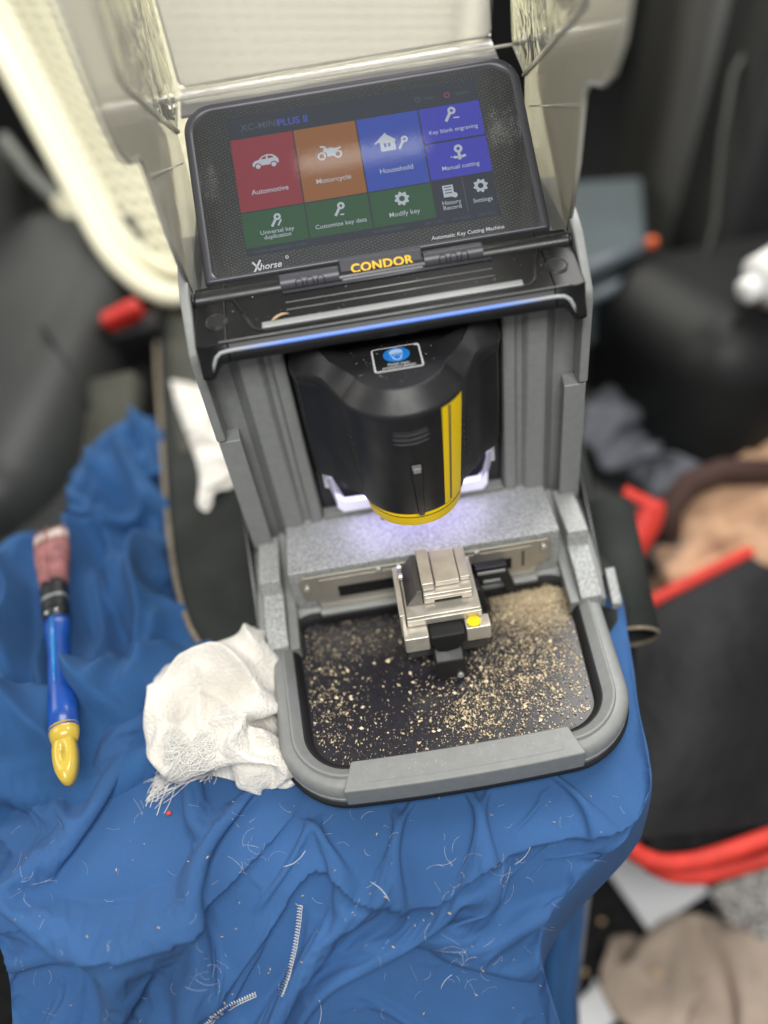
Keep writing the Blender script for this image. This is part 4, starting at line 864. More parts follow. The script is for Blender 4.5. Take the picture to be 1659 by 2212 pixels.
for x, y, l, a in ((952, 2135, 40, -1.2), (660, 1838, 60, 2.2), (1145, 1830, 50, 2.0), (800, 1905, 60, .5), (700, 2150, 50, 1.4), (690, 2160, 55, 1.3)): hair(x, y, l, a, .12, .16)
tag(ob('lint_hairs', lint, 'lint', smooth=True), 'pale lint and loose hairs clinging to the blue sheet', 'lint', kind='stuff')
cr = MB()
for k in range(70):
    p = on_sheet(random.uniform(30, 1330), random.uniform(1720, 2210), .3)
    if p is None: continue
    r = random.uniform(.2, .7); a = random.uniform(0, 6.3); cr.add([p + np.array([r * 1.6 * math.cos(a), r * 1.6 * math.sin(a), 0]), p - np.array([r * 1.6 * math.cos(a), r * 1.6 * math.sin(a), 0]), p + np.array([-r * math.sin(a) * .6, r * math.cos(a) * .6, r * .6]), p + np.array([r * math.sin(a) * .6, -r * math.cos(a) * .6, r * .3])], [(0, 1, 2), (0, 2, 3), (0, 3, 1), (1, 3, 2)])
tag(ob('crumbs', cr, 'straw'), 'tiny straw coloured crumbs scattered over the blue sheet', 'crumbs', kind='stuff')
p = on_sheet(366, 1758, .8)
if p is not None: tag(ob('pink_bead', rbox(2.6, 2.2, 1.8, .7).xf(TR(p, (0, 0, 25))), 'red_mark', smooth=True), 'tiny pink bead on the blue sheet below the fringed rag', 'bead')
# wood shaving on the machine deck
b = MB(); q = [deck(-57 + 9 * t, -1.5 + 3.2 * t + 1.2 * math.sin(3 * t), 0.9 + .5 * math.sin(3 * t)) for t in np.linspace(0, 1, 8)]
tag(ob('wood_shaving', b.tube(q, [.15, .7, .9, .9, .8, .7, .5, .15], 6, True, .35), 'straw', smooth=True), 'curled tan shaving lying on the black head of the machine', 'shaving')
dust = MB()
for k in range(120):
    x = random.uniform(-80, 82); y = random.uniform(-6, 20); p = np.array(deck(x, y, .12)); r = random.uniform(.07, .2); a = random.uniform(0, 3.1)
    dust.add([p + np.array([r * 2.5 * math.cos(a), r * 2.5 * math.sin(a), 0]), p - np.array([r * 2.5 * math.cos(a), r * 2.5 * math.sin(a), 0]), p + np.array([-r * math.sin(a), r * math.cos(a), r])], [(0, 1, 2)])
for k in range(90):
    x = random.uniform(-32, 32); y = random.uniform(-36, 0); p = np.array((x, y, 172.55 if abs(x) < 13 and y < -5 else 172.25)); r = random.uniform(.06, .16); a = random.uniform(0, 3.1)
    if x * x + (y - YC) ** 2 > 21 ** 2 and y < YC: continue
    dust.add([p + np.array([r * 2.5 * math.cos(a), r * 2.5 * math.sin(a), 0]), p - np.array([r * 2.5 * math.cos(a), r * 2.5 * math.sin(a), 0]), p + np.array([-r * math.sin(a), r * math.cos(a), r])], [(0, 1, 2)])
tag(ob('dust_specks', dust, 'lint'), 'pale dust specks on the black head of the machine', 'dust', kind='stuff')

# --- generic crumpled heap: height field over an outline, with folds
def heap(name, out_px, zbase, material, folds, hmax, n=(200, 200), seed=0, edge_w=26, drop=50, nz=(14, 6), parent=None, und=1.0, smoothn=60):
    out = smooth_path([at(*p, z=zbase)[:2] for p in list(out_px) + [out_px[0]]], smoothn)
    x0, x1, y0, y1 = out[:, 0].min() - 4, out[:, 0].max() + 4, out[:, 1].min() - 4, out[:, 1].max() + 4
    Xg, Yg = np.meshgrid(np.linspace(x0, x1, n[0]), np.linspace(y0, y1, n[1])); d, s, t = poly_dist(Xg, Yg, out)
    # inside test by winding
    ins = np.zeros(Xg.shape, bool)
    for i in range(len(out) - 1):
        a, b = out[i], out[i + 1]; c = ((a[1] > Yg) != (b[1] > Yg)) & (Xg < (b[0] - a[0]) * (Yg - a[1]) / (b[1] - a[1] + 1e-12) + a[0]); ins ^= c
    sd = np.where(ins, d, -d); prof_ = np.clip(sd / edge_w, 0, 1); prof_ = np.sqrt(1 - (1 - prof_) ** 2)
    Hh = zbase - drop + (drop + hmax * .5) * prof_ + und * (nz[0] * vnoise(Xg, Yg, 40, seed + 1) + nz[1] * vnoise(Xg, Yg, 16, seed + 2) + nz[1] * .4 * vnoise(Xg, Yg, 7, seed + 3)) * prof_
    for pts, h, w1, w2 in folds:
        P = smooth_path([at(*p, z=zbase)[:2] for p in pts], 20); dd, ss, tt = poly_dist(Xg, Yg, P); Hh += h * np.exp(-(dd / np.where(ss > 0, w1, w2)) ** 1.6) * end_taper(tt, .2, .2) * prof_
    idx = -np.ones(Xg.shape, int); vsl = []; keep = sd > -3
    for j in range(n[1]):
        for i in range(n[0]):
            if keep[j, i]: idx[j, i] = len(vsl); vsl.append((Xg[j, i], Yg[j, i], Hh[j, i]))
    fsl = [(idx[j, i], idx[j, i + 1], idx[j + 1, i + 1], idx[j + 1, i]) for j in range(n[1] - 1) for i in range(n[0] - 1) if min(idx[j, i], idx[j, i + 1], idx[j + 1, i + 1], idx[j + 1, i]) >= 0]
    b = MB(); b.v = vsl; b.f = fsl; o = ob(name, b, material, parent, smooth=True)
    return o, BVHTree.FromPolygons([Vector(v) for v in vsl], fsl)

# left heap of blue work clothes
pout = smooth_path([at(*p, z=-14)[:2] for p in [(-60, 1250), (5, 1225), (75, 1190), (140, 1160), (150, 1090), (205, 985), (270, 930), (300, 880), (332, 870), (345, 960), (352, 1120), (375, 1250), (420, 1390), (440, 1500), (420, 1640), (300, 1720), (150, 1750), (-60, 1760), (-60, 1250)]], 80)
def winding(Xg, Yg, out):
    ins = np.zeros(np.shape(Xg), bool)
    for i in range(len(out) - 1):
        a, b = out[i], out[i + 1]; ins ^= ((a[1] > Yg) != (b[1] > Yg)) & (Xg < (b[0] - a[0]) * (Yg - a[1]) / (b[1] - a[1] + 1e-12) + a[0])
    return ins
def heap_floor(out, z0, hump, edge_w, drop):
    def f(x, y):
        d, s, t = poly_dist(x, y, out[::3]); sd = np.where(winding(x, y, out[::3]), d, -d); p_ = np.clip(sd / edge_w, 0, 1); return z0 - drop + (drop + hump(x, y)) * np.sqrt(1 - (1 - p_) ** 2)
    gx = np.linspace(out[:, 0].min() - 40, out[:, 0].max() + 40, 160); gy = np.linspace(out[:, 1].min() - 40, out[:, 1].max() + 40, 160); Gx, Gy = np.meshgrid(gx, gy); T = f(Gx, Gy)
    def look(x, y):
        i = np.clip((x - gx[0]) / (gx[1] - gx[0]), 0, 158.99); j = np.clip((y - gy[0]) / (gy[1] - gy[0]), 0, 158.99); a = i.astype(int); b = j.astype(int); u = i - a; v = j - b
        return (T[b, a] * (1 - u) + T[b, a + 1] * u) * (1 - v) + (T[b + 1, a] * (1 - u) + T[b + 1, a + 1] * u) * v
    return look
def crumple(name, out, z0, hump, edge_w, drop, nx, ny, sx, sy, material, seed, g=.015, bend=.7, h0=6, parent=None, sub=1, levels=((220, 2), (90, 3), (50, 4)), folds=()):
    """a cloth pushed together inside an outline so that it folds over a heap"""
    x0, x1, y0, y1 = out[:, 0].min(), out[:, 0].max(), out[:, 1].min(), out[:, 1].max(); ys = np.linspace(y1 - .5, y0 + .5, ny); Xg = np.zeros((ny, nx)); Yg = np.repeat(ys[:, None], nx, 1)
    for j, yv in enumerate(ys):
        xs_ = [a[0] + (b[0] - a[0]) * (yv - a[1]) / (b[1] - a[1]) for a, b in zip(out[:-1], out[1:]) if (a[1] > yv) != (b[1] > yv)]
        lo, hi = (min(xs_), max(xs_)) if len(xs_) > 1 else ((x0 + x1) / 2 - 4, (x0 + x1) / 2 + 4); Xg[j] = np.linspace(lo, hi, nx)
    fl = heap_floor(out, z0, hump, edge_w, drop); Zf = fl(Xg, Yg); r = np.random.default_rng(seed)
    flat_ = np.stack([Xg, Yg, Zf], 2); P = np.stack([Xg, Yg, Zf + h0 * .6 + h0 * .5 * r.standard_normal(Xg.shape)], 2); pz = rim_pin(ny, nx); P[pz, 2] = Zf[pz] + 1
    P = drape(flat_, P, np.stack([np.full(Xg.shape, sx), np.full(Xg.shape, sy)], 2), fl, rim_pin, levels, g, bend)
    for pts, h, w1, w2 in folds:
        q = smooth_path([at(*p, z=z0)[:2] for p in pts], 20); dd, ss, tt = poly_dist(P[..., 0], P[..., 1], q); P[..., 2] += 1.2 * h * np.exp(-(dd / np.where(ss > 0, w1 * .8, w2 * .75)) ** 1.3) * end_taper(tt, .2, .2)
    return grid_obj(name, P, material, parent, sub)
def phump(x, y): return 2 + 22 * vnoise(x, y, 60, 61)
PILE, pile_bvh = crumple('blue_clothes', pout, -14, phump, 26, 26, 27, 33, 1.50, 1.24, 'blue_cotton_pile', 12, g=.003, h0=12, folds=[
    ([(168, 1090), (185, 1250), (180, 1400), (195, 1540), (250, 1600), (330, 1590)], 24, 13, 5), ([(260, 960), (300, 1060), (345, 1160)], 16, 8, 6), ([(235, 1010), (228, 1120), (255, 1230), (248, 1330)], 18, 11, 5),
    ([(330, 1140), (305, 1250), (322, 1350), (285, 1480)], 18, 8, 6), ([(400, 1420), (350, 1480), (300, 1560)], 14, 8, 8), ([(20, 1250), (60, 1330), (40, 1420), (70, 1520)], 17, 9, 6), ([(0, 1450), (50, 1520), (80, 1620), (60, 1690)], 16, 9, 6), ([(260, 1420), (270, 1500), (250, 1570)], 10, 6, 6), ([(100, 1230), (112, 1350), (100, 1450), (118, 1560)], 12, 7, 5), ([(60, 1560), (120, 1640), (200, 1680)], 12, 7, 6), ([(215, 1240), (240, 1400), (225, 1520)], 12, 6, 6), ([(360, 1330), (330, 1420), (345, 1500)], 11, 6, 6), ([(-10, 1330), (20, 1420), (5, 1560)], 14, 8, 6), ([(290, 900), (315, 960), (335, 1040)], 13, 6, 5)])
tag(PILE, 'heap of crumpled blue work clothes under the paint brush', 'clothes')

# --- paint brush lying on the heap
def brush():
    a = pile_bvh.ray_cast(Vector(at(112, 1152, Z=200)), Vector(at(112, 1152, Z=900) - at(112, 1152, Z=200)).normalized())
    zz = max([h[0].z for h in [pile_bvh.ray_cast(Vector((*(at(110, 1152, z=20)[:2] * (1 - t) + at(146, 1688, z=20)[:2] * t), 300)), Vector((0, 0, -1))) for t in np.linspace(.3, .95, 14)] if h[0]] + [0.]) + 5
    p0 = at(110, 1152, z=zz); p1 = at(146, 1688, z=zz - 2); ax = p1 - p0; L = np.linalg.norm(ax); ax = ax / L
    zv = np.array([0, -.35, 1.0]); side = np.cross(ax, zv); side /= np.linalg.norm(side); zv = np.cross(side, ax)
    R = empty('paint_brush', p0); tag(R, 'paint brush with pink bristles and blue handle lying on blue clothes', 'paint brush')
    def sec(t, w_, h_, n=14, pw=.75):
        pts = []
        for k in range(n):
            th = 2 * math.pi * k / n; c, s2 = math.cos(th), math.sin(th); pts.append(ax * t * L + side * w_ * math.copysign(abs(c) ** pw, c) + zv * h_ * math.copysign(abs(s2) ** pw, s2))
        return pts
    U = L / 540.
    px = lambda p: p * 0.5 * np.linalg.norm(at(200, 1400, z=20) - at(100, 1400, z=20)) / 100
    ob('bristles', MB().loft([sec(t, px(w_), h_) for t, w_, h_ in ((.045, 78, 5), (.1, 80, 6.5), (.2, 66, 6.5), (.275, 54, 6))]), 'bristle', R, smooth=True)
    tip = MB().loft([sec(t, px(w_), h_) for t, w_, h_ in ((0, 66, 3), (.012, 77, 5), (.052, 80, 5.6))])
    ob('bristle_tip', tip, 'bristle_tip', R, smooth=True)
    bs_ = MB()
    for k in range(110):
        u = random.uniform(-.95, .95); v = random.choice((-1, 1)) * random.uniform(.85, 1.05) * (1 - .5 * u * u); l0 = random.uniform(-.012, .02)
        bs_.tube([ax * (l0) * L + side * px(80) * (u + random.gauss(0, .03)) + zv * 5 * v, ax * .14 * L + side * px(74) * u + zv * 6.4 * v, ax * .27 * L + side * px(55) * u + zv * 6.2 * v], [.25, .45, .45], 4)
    ob('bristle_strands', bs_, 'bristle', R)['kind'] = 'stuff'
    F_ = ob('ferrule', MB().loft([sec(t, px(w_), h_) for t, w_, h_ in ((.255, 56, 6.6), (.30, 54, 7), (.40, 53, 6.4), (.415, 52, 6.2))]), 'ferrule', R, smooth=True)
    for dx in (-.28, .3):
        c = ax * .40 * L + side * dx * px(45) * 2 * .8 + zv * 6.4; ob('rivet', rbox(2.4, 2.4, 1.6, .7).xf(TR(c)), 'bright_screw', F_, smooth=True)
    for q in (.285, .325, .365): ob('ferrule_band', MB().loft([sec(q, px(55), 7.0), sec(q + .012, px(55), 7.0)], True, False, False), 'silver_line' if q == .325 else 'ferrule', F_, smooth=True)
    ob('handle', MB().loft([sec(t, px(w_), h_, pw=1) for t, w_, h_ in ((.405, 52, 6), (.45, 56, 6.6), (.50, 46, 6.6), (.56, 44, 6.8), (.66, 48, 7.2), (.76, 55, 7.4), (.835, 57, 7.0))]), 'handle_blue', R, smooth=True)
    ob('handle_stripe', MB().loft([[q + zv * 1.0 + side * .5 for q in sec(t, px(w_), h_, pw=1)] for t, w_, h_ in ((.42, 13, 5.6), (.5, 15, 6.6), (.58, 13, 7.0), (.68, 6, 7.2))]), 'handle_cyan', R, smooth=True)
    # yellow end with the hanging hole, a flattened ring
    E_ = MB(); n = 22; rings = []
    for k in range(n):
        th = 2 * math.pi * k / n; c = np.array([math.cos(th), math.sin(th)]); cen = ax * (.915 + .05 * -c[0]) * L + side * px(36) * .62 * c[1]
        out = (ax * -c[0] * .05 * L + side * px(36) * .55 * c[1]); rings.append([cen - out * .85 + zv * 5, cen + out * .8 + zv * 4.4, cen + out * .95, cen + out * .8 - zv * 4.4, cen - out * .85 - zv * 5])
    rings.append(rings[0]); E_.loft(rings, True, False, False)
    ob('handle_end', E_, 'handle_yellow', R, smooth=True)
    ob('handle_collar', MB().loft([sec(t, px(w_), h_, pw=1) for t, w_, h_ in ((.825, 57, 7.1), (.85, 55, 6.8), (.875, 46, 6.0))]), 'handle_yellow', R, smooth=True)
brush()

# --- white rag with a fringe
rout = smooth_path([at(*p, z=4)[:2] for p in [(360, 1500), (385, 1455), (450, 1430), (520, 1408), (540, 1360), (575, 1365), (586, 1420), (600, 1480), (610, 1580), (632, 1660), (610, 1676), (560, 1696), (500, 1670), (440, 1660), (395, 1640), (370, 1600), (360, 1500)]], 70)
def rhump(x, y): return 3 + 6 * vnoise(x, y, 30, 71)
RAG, rag_bvh = crumple('white_rag', rout, 2, rhump, 14, 8, 19, 21, 1.75, 1.65, 'terry', 25, g=.002, h0=9, sub=2, folds=[
    ([(372, 1520), (420, 1470), (490, 1455), (545, 1490), (590, 1540)], 12, 6, 4), ([(385, 1590), (420, 1530), (480, 1515), (530, 1550)], -9, 6, 6), ([(470, 1610), (520, 1565), (570, 1545), (610, 1530)], 11, 5, 7), ([(420, 1640), (490, 1612), (560, 1612), (620, 1650)], 9, 6, 4), ([(545, 1380), (556, 1430), (590, 1470)], 9, 6, 5), ([(510, 1680), (550, 1640), (610, 1632)], 8, 6, 4), ([(440, 1480), (450, 1540), (440, 1600)], 6, 4, 5)])
tag(RAG, 'crumpled white terry rag with frayed fringe beside the machine tray', 'rag')
FR = MB()
def rag_or_sheet(x, y, l):
    a = on_sheet(x, y, l, rag_bvh); b = on_sheet(x, y, l)
    return a if a is not None and (b is None or np.linalg.norm(a - CAM) < np.linalg.norm(b - CAM)) else b
for k in range(130):
    u = random.random(); r0 = np.array([375 + 95 * u, 1602 + 58 * u]) + np.random.default_rng(k).normal(0, 5, 2)
    tip = np.array([random.gauss(335, 14), random.gauss(1705, 18)]) if k < 60 else r0 + np.array([random.gauss(-14, 12), random.uniform(14, 44)])
    if k < 12: tip = np.array([random.gauss(320, 4), random.gauss(1735, 8)])
    d = tip - r0; ln = np.linalg.norm(d); pn = np.array([-d[1], d[0]]) / ln; ph, am, fq = random.uniform(0, 6.3), random.uniform(1.5, 6), random.uniform(4, 9); sag = random.gauss(0, 9); pts = []; l = random.uniform(.4, 2.2)
    for t in np.linspace(0, 1, 16):
        q = r0 + d * t + pn * (am * math.sin(ph + fq * t) * min(1, 3 * t) + sag * math.sin(math.pi * t)); P = rag_or_sheet(q[0], q[1], l)
        if P is not None: pts.append(P)
    if len(pts) > 8: FR.tube([np.array(v) for v in smooth_path(pts, 22)], random.uniform(.13, .26), 5)
for k in range(60):
    x, y = random.uniform(365, 470), random.uniform(1575, 1640); r = random.uniform(8, 22); pts = []
    for q in range(10):
        t = q / 9 * random.uniform(4.5, 6.0); P = on_sheet(x + r * math.cos(t), y + r * .8 * math.sin(t), 1.2 + 1.6 * math.sin(q / 9 * 3.1), rag_bvh)
        if P is not None: pts.append(P)
    if len(pts) > 4 and max(np.linalg.norm(pts[i + 1] - pts[i]) for i in range(len(pts) - 1)) < 9: FR.tube([np.array(v) for v in smooth_path(pts, 18)], random.uniform(.16, .28), 5)
fo = ob('fringe', FR, 'thread_white', RAG, smooth=True); fo['kind'] = 'stuff'

# --- padded dark mat under the machine, tan piping
cush = [(-215, 470), (-200, 300), (-180, 120), (-170, 50), (-160, 0), (-146, -36), (-128, -58), (-100, -70), (60, -90), (112, -84), (126, -40), (128, 40), (150, 200), (190, 470)]
cp = smooth_path(cush, 70)
cm = MB().loft([[(x * .985, y, -70) for x, y in cp], [(x, y, -60) for x, y in cp], [(x, y, -14) for x, y in cp], [(x * .985, y - 1, -8) for x, y in cp], [(x * .95, y + 4 if y < 0 else y - 4, -5.5) for x, y in cp]])
CU = tag(ob('seat_pad', cm, 'cushion_fabric', smooth=True, auto=60), 'dark padded mat with tan piping under the key machine', 'mat')
ob('piping', MB().tube([(x * .998, y, -9.5) for x, y in cp[:40]], 2.2, 8), 'tan_piping', CU, smooth=True)
ob('edge_panel', MB().loft([[(x + dx, y, z) for x, y in smooth_path([(-205, 470), (-190, 300), (-173, 160)], 12)] for dx, z in ((2, -6.5), (4, -4.8), (30, -4.6), (32, -6))], False, False, False), 'olive_fabric', CU, smooth=True)
# open rolled end of a black tube with a tan rim
c0 = at(1362, 1372, Z=520); d0 = np.array([.10, .92, .28]); d0 /= np.linalg.norm(d0)
def tubering(c, r, n=28):
    a = np.cross(d0, [0, 0, 1.]); a /= np.linalg.norm(a); b_ = np.cross(a, d0); return [c + r * (math.cos(t) * a + math.sin(t) * b_) for t in np.linspace(0, 2 * math.pi, n + 1)[:-1]]
RT = ob('rolled_sleeve', MB().loft([tubering(c0 + d0 * 90, 15), tubering(c0 + d0 * 90, 17), tubering(c0, 17.5), tubering(c0 - d0, 16.5), tubering(c0 + d0 * 2, 15.2), tubering(c0 + d0 * 80, 14)], True, True, True), 'cushion_fabric', smooth=True)
tag(RT, 'open black fabric sleeve with tan rim beside the right of the tray', 'sleeve')
rr = tubering(c0 - d0 * 1.2, 16.6); ob('rim_piping', MB().tube(rr + [rr[0]], 1.2, 8), 'tan_piping', RT, smooth=True)

# --- white rag strip behind the left of the column
sout = smooth_path([at(*p, z=0)[:2] for p in [(366, 815), (410, 822), (470, 850), (500, 960), (505, 1050), (462, 1050), (450, 1105), (425, 1100), (428, 1010), (408, 950), (380, 880), (366, 815)]], 60)
R2, _b = crumple('white_strip_rag', sout, -2, lambda x, y: 3 + 6 * vnoise(x, y, 30, 95), 12, 4, 13, 25, 1.22, 1.08, 'terry', 37, g=.004, h0=5)
tag(R2, 'white rag strip hanging behind the left side of the machine', 'rag')

# ================================================================== CAR INTERIOR AROUND (out of focus)
# left car seat
SL = empty('car_seat', at(90, 900, Z=760)); tag(SL, 'black leather car seat at the left edge behind the blue clothes', 'car seat'); SLo = at(90, 900, Z=760)
def seat_part(name, parent, org, c, size, r, rot, m_='seat_leather', seg=5):
    return ob(name, rbox(*size, r, seg).xf(TR(np.array(c) - org, rot)), m_, parent, smooth=True, auto=60)
seat_part('cushion', SL, SLo, at(40, 1010, Z=800), (300, 330, 140), 55, (0, 8, -14))
seat_part('side_bolster', SL, SLo, at(70, 800, Z=800), (190, 430, 130), 60, (6, 0, -14))
seat_part('backrest', SL, SLo, at(-140, 640, Z=930), (260, 130, 300), 50, (-24, 0, -12))
ob('seam', MB().tube([np.array(at(*p, Z=z)) - SLo for p, z in (((90, 700), 728), ((140, 780), 722), ((180, 860), 720), ((215, 930), 730))], 2, 6), 'rubber', SL, smooth=True)
b_ = ob('seat_button', rbox(16, 16, 8, 3.5).xf(TR(at(74, 990, Z=690) - SLo)), 'rod_silver', SL, smooth=True)
# side panel beside that seat, lever
lv = empty('seat_lever', at(120, 430, Z=860)); lo_ = at(120, 430, Z=860); tag(lv, 'blurred silver seat lever in front of the cream basket', 'lever')
ob('lever_rod', MB().tube([at(8, 300, Z=900) - lo_, at(60, 370, Z=880) - lo_, at(150, 450, Z=860) - lo_], [8, 9, 8], 10), 'rod_silver', lv, smooth=True)
ob('lever_tip', MB().tube([at(128, 432, Z=856) - lo_, at(180, 488, Z=850) - lo_, at(184, 494, Z=850) - lo_], [9, 9, 4], 10), 'cream_plastic', lv, smooth=True)
# red buckle
bo = at(268, 690, Z=760); BK = empty('seat_belt_buckle', bo); tag(BK, 'red seat belt buckle in the dark gap left of the machine', 'buckle')
ob('release_button', rbox(38, 14, 21, 5.5).xf(TR((0, 0, 4), (20, -14, 8))), 'red_plastic', BK, smooth=True)
ob('housing', rbox(46, 22, 60, 6).xf(TR((4, 12, -34), (20, 0, 8))), 'rubber', BK, smooth=True)
# grey plastic trim in the gap
tag(ob('seat_rail_cover', rbox(55, 110, 20, 6).xf(TR(at(235, 940, Z=720), (25, -10, -10))), 'olive_fabric', smooth=True), 'dark grey plastic cover behind the blue clothes', 'cover')
# console block behind the buckle
tag(ob('centre_console', rbox(150, 420, 300, 18).xf(TR(at(400, 640, Z=1130), (0, 0, 6))), 'seat_leather_warm', smooth=True), 'dark centre console below the cream basket', 'console')

# cream plastic basket behind the machine
A_, B_, C_, D_ = at(300, 655, Z=790), at(-230, -330, Z=930), at(985, 520, Z=830), at(1045, -260, Z=980)
bo = (A_ + C_) / 2; BA = empty('plastic_basket', bo); tag(BA, 'cream plastic slatted basket behind the clear shield', 'basket')
nb = np.cross(C_ - A_, B_ - A_); nb /= np.linalg.norm(nb); nb = nb if nb @ (CAM - A_) > 0 else -nb
def PB(s, t, dep=0.0): return A_ * (1 - s) * (1 - t) + C_ * s * (1 - t) + B_ * (1 - s) * t + D_ * s * t + nb * dep - bo
rimp = []
cr_ = .13
for k in range(9): th = math.pi * 1.5 - (math.pi / 2) * k / 8; rimp.append((cr_ + cr_ * math.cos(th) if False else cr_ - cr_ * math.sin(math.pi / 2 * k / 8), cr_ - cr_ * math.cos(math.pi / 2 * k / 8)))
loop = [(1 - cr_, 0.0), (.6, 0), (.3, 0)] + rimp + [(0, .4), (0, .7), (0, 1.0)]
loop = [(s, t) for s, t in loop]
ob('rim', MB().tube([PB(s, t) for s, t in loop], 15, 10, True, .55), 'cream_plastic', BA, smooth=True)
ob('rim_ridge', MB().tube([PB(s * .955 + .045, t * .955 + .05, -8) for s, t in loop], 8, 8), 'cream_plastic', BA, smooth=True)
ob('rim_ridge', MB().tube([PB(1, t) for t in (0, .3, .6, 1.0)], 13, 8), 'cream_plastic', BA, smooth=True)
def slat(p, q, n_, w_, th):
    d = (q - p) / np.linalg.norm(q - p); s2 = np.cross(d, nb); s2 /= np.linalg.norm(s2); c = []
    for e in (p, q):
        for a, b2 in ((-1, -1), (1, -1), (1, 1), (-1, 1)): c.append(e + s2 * a * w_ / 2 + nb * b2 * th / 2)
    return MB().add(c, [(0, 1, 2, 3), (4, 5, 6, 7), (0, 1, 5, 4), (1, 2, 6, 5), (2, 3, 7, 6), (3, 0, 4, 7)])
for k in range(30):
    t = .05 + k * .0315; s0 = .06 + max(0, .10 - t) * .6
    ob('slat', slat(PB(s0, t, -32), PB(.99, t, -32), nb, 8, 3), 'cream_plastic', BA)
for k in range(26):
    s = .09 + k * .0355; ob('slat', slat(PB(s, .05, -36), PB(s, .99, -36), nb, 7, 3), 'cream_plastic', BA)
ob('side_wall', MB().loft([[PB(s * .97 + .03, t * .97 + .035, d_) for s, t in loop] for d_ in (-4, -34)], False, False, False), 'cream_plastic', BA, smooth=True)

# right side: front seats, box, bag, cloths
def big(name, label, cat, c, size, r, rot, m_, parts=()):
    o = ob(name, rbox(*size, r, 6).xf(TR((0, 0, 0), rot)), m_, smooth=True, auto=60); o.location = Vector(c) * S; tag(o, label, cat); return o
s1 = big('passenger_seat', 'dark seat back standing right of the grey box', 'seat', at(1470, 330, Z=1010), (110, 200, 560), 50, (-20, 10, -6), 'seat_leather_warm')
s2 = big('seat_headrest_side', 'black seat side with pale seam at the upper right corner', 'seat', at(1640, 260, Z=900), (120, 160, 560), 45, (-16, 14, -6), 'seat_dark')
ob('seam', MB().tube([np.array(at(*p, Z=830)) - at(1640, 260, Z=900) for p in ((1650, 40), (1585, 160), (1560, 300), (1545, 480), (1500, 640))], 3.5, 8), 'seat_leather_warm', s2, smooth=True)
s3 = big('seat_cushion', 'black seat cushion at the right edge above the red trimmed bag', 'seat', at(1600, 800, Z=860), (270, 240, 220), 60, (-8, 6, 12), 'seat_dark')
bx = empty('storage_box', at(1310, 470, Z=880)); bo = at(1310, 470, Z=880); tag(bx, 'dark teal box with pale lip right of the machine', 'box')
P = [at(1225, 390, Z=940), at(1390, 380, Z=960), at(1400, 540, Z=840), at(1220, 600, Z=830)]
def slab(pts, th, org):
    pts = [np.array(p) - org for p in pts]; n_ = np.cross(pts[1] - pts[0], pts[2] - pts[0]); n_ /= np.linalg.norm(n_); n_ = n_ if n_ @ (CAM - org) > 0 else -n_
    k = len(pts); return MB().add([p for p in pts] + [p - n_ * th for p in pts], [tuple(range(k)), tuple(range(k, 2 * k))[::-1]] + [(i, (i + 1) % k, k + (i + 1) % k, k + i) for i in range(k)])
ob('lid', slab(P, 14, bo), 'box_teal', bx, bevel=6, segs=3)
ob('lip', MB().tube([at(1215, 607, Z=826) - bo, at(1300, 570, Z=830) - bo, at(1392, 530, Z=836) - bo], 9, 10), 'box_lip', bx, smooth=True)
ob('lower_lip', MB().tube([at(1240, 660, Z=826) - bo, at(1310, 630, Z=830) - bo, at(1375, 600, Z=836) - bo], 7, 10), 'box_lip', bx, smooth=True)
ob('box_wall', slab([at(1215, 605, Z=832), at(1400, 540, Z=842), at(1400, 690, Z=870), at(1230, 760, Z=860)], 10, bo), 'box_teal', bx)
ob('indicator', rbox(11, 10, 11, 3.5).xf(TR(at(1408, 524, Z=826) - bo)), 'orange_lens', bx, smooth=True)
wb = empty('white_bottle', at(1700, 585, Z=700)); bo = at(1700, 585, Z=700); tag(wb, 'bright white bottle end poking in at the right edge', 'bottle')
axb = np.array([.95, .25, .18]); axb /= np.linalg.norm(axb)
ob('bottle_body', MB().tube([-axb * 30, -axb * 26, axb * 30, axb * 120], [10, 24, 27, 27], 20), 'white_plastic', wb, smooth=True)
ob('bottle_cap', MB().tube([-axb * 44, -axb * 42, -axb * 27], [6, 11, 12], 16), 'white_plastic', wb, smooth=True)

# black bag with red piping
bo = at(1500, 1560, Z=640); BG = empty('black_bag', bo); tag(BG, 'black fabric bag with bright red piping right of the blue sheet', 'bag')
TLp, TRp, BRp, BLp = at(1378, 1315, Z=700), at(1730, 1135, Z=730), at(1760, 1770, Z=640), at(1338, 1818, Z=625)
def bilin(s, t, bulge=0.0):
    p = TLp * (1 - s) * (1 - t) + TRp * s * (1 - t) + BRp * s * t + BLp * (1 - s) * t; return p - bo + bulge * math.sin(math.pi * min(1, s)) * math.sin(math.pi * t) * (CAM - p) / np.linalg.norm(CAM - p)
N = 24; gp = [[bilin(i / N, j / N, 22) for i in range(N + 1)] for j in range(N + 1)]
ob('front_panel', MB().loft(gp, False, False, False), 'bag_black', BG, smooth=True)
ob('piping', MB().tube([bilin(s, 0, 0) + np.array([0, 0, 1]) for s in np.linspace(-.02, .72, 10)], 5.2, 10), 'red_piping', BG, smooth=True)
bot = [at(*p, Z=z) - bo for p, z in (((1338, 1800), 618), ((1350, 1826), 616), ((1385, 1852), 616), ((1430, 1868), 616), ((1500, 1862), 620), ((1580, 1838), 624), ((1680, 1802), 628))]
ob('piping', MB().tube(list(smooth_path(bot, 30)), 7.0, 10), 'red_piping', BG, smooth=True)
bot2 = [at(*p, Z=z) - bo for p, z in (((1400, 1868), 640), ((1450, 1892), 642), ((1510, 1896), 644), ((1590, 1876), 648), ((1690, 1846), 652))]
ob('piping', MB().tube(list(smooth_path(bot2, 30)), 6.0, 10), 'red_piping', BG, smooth=True)
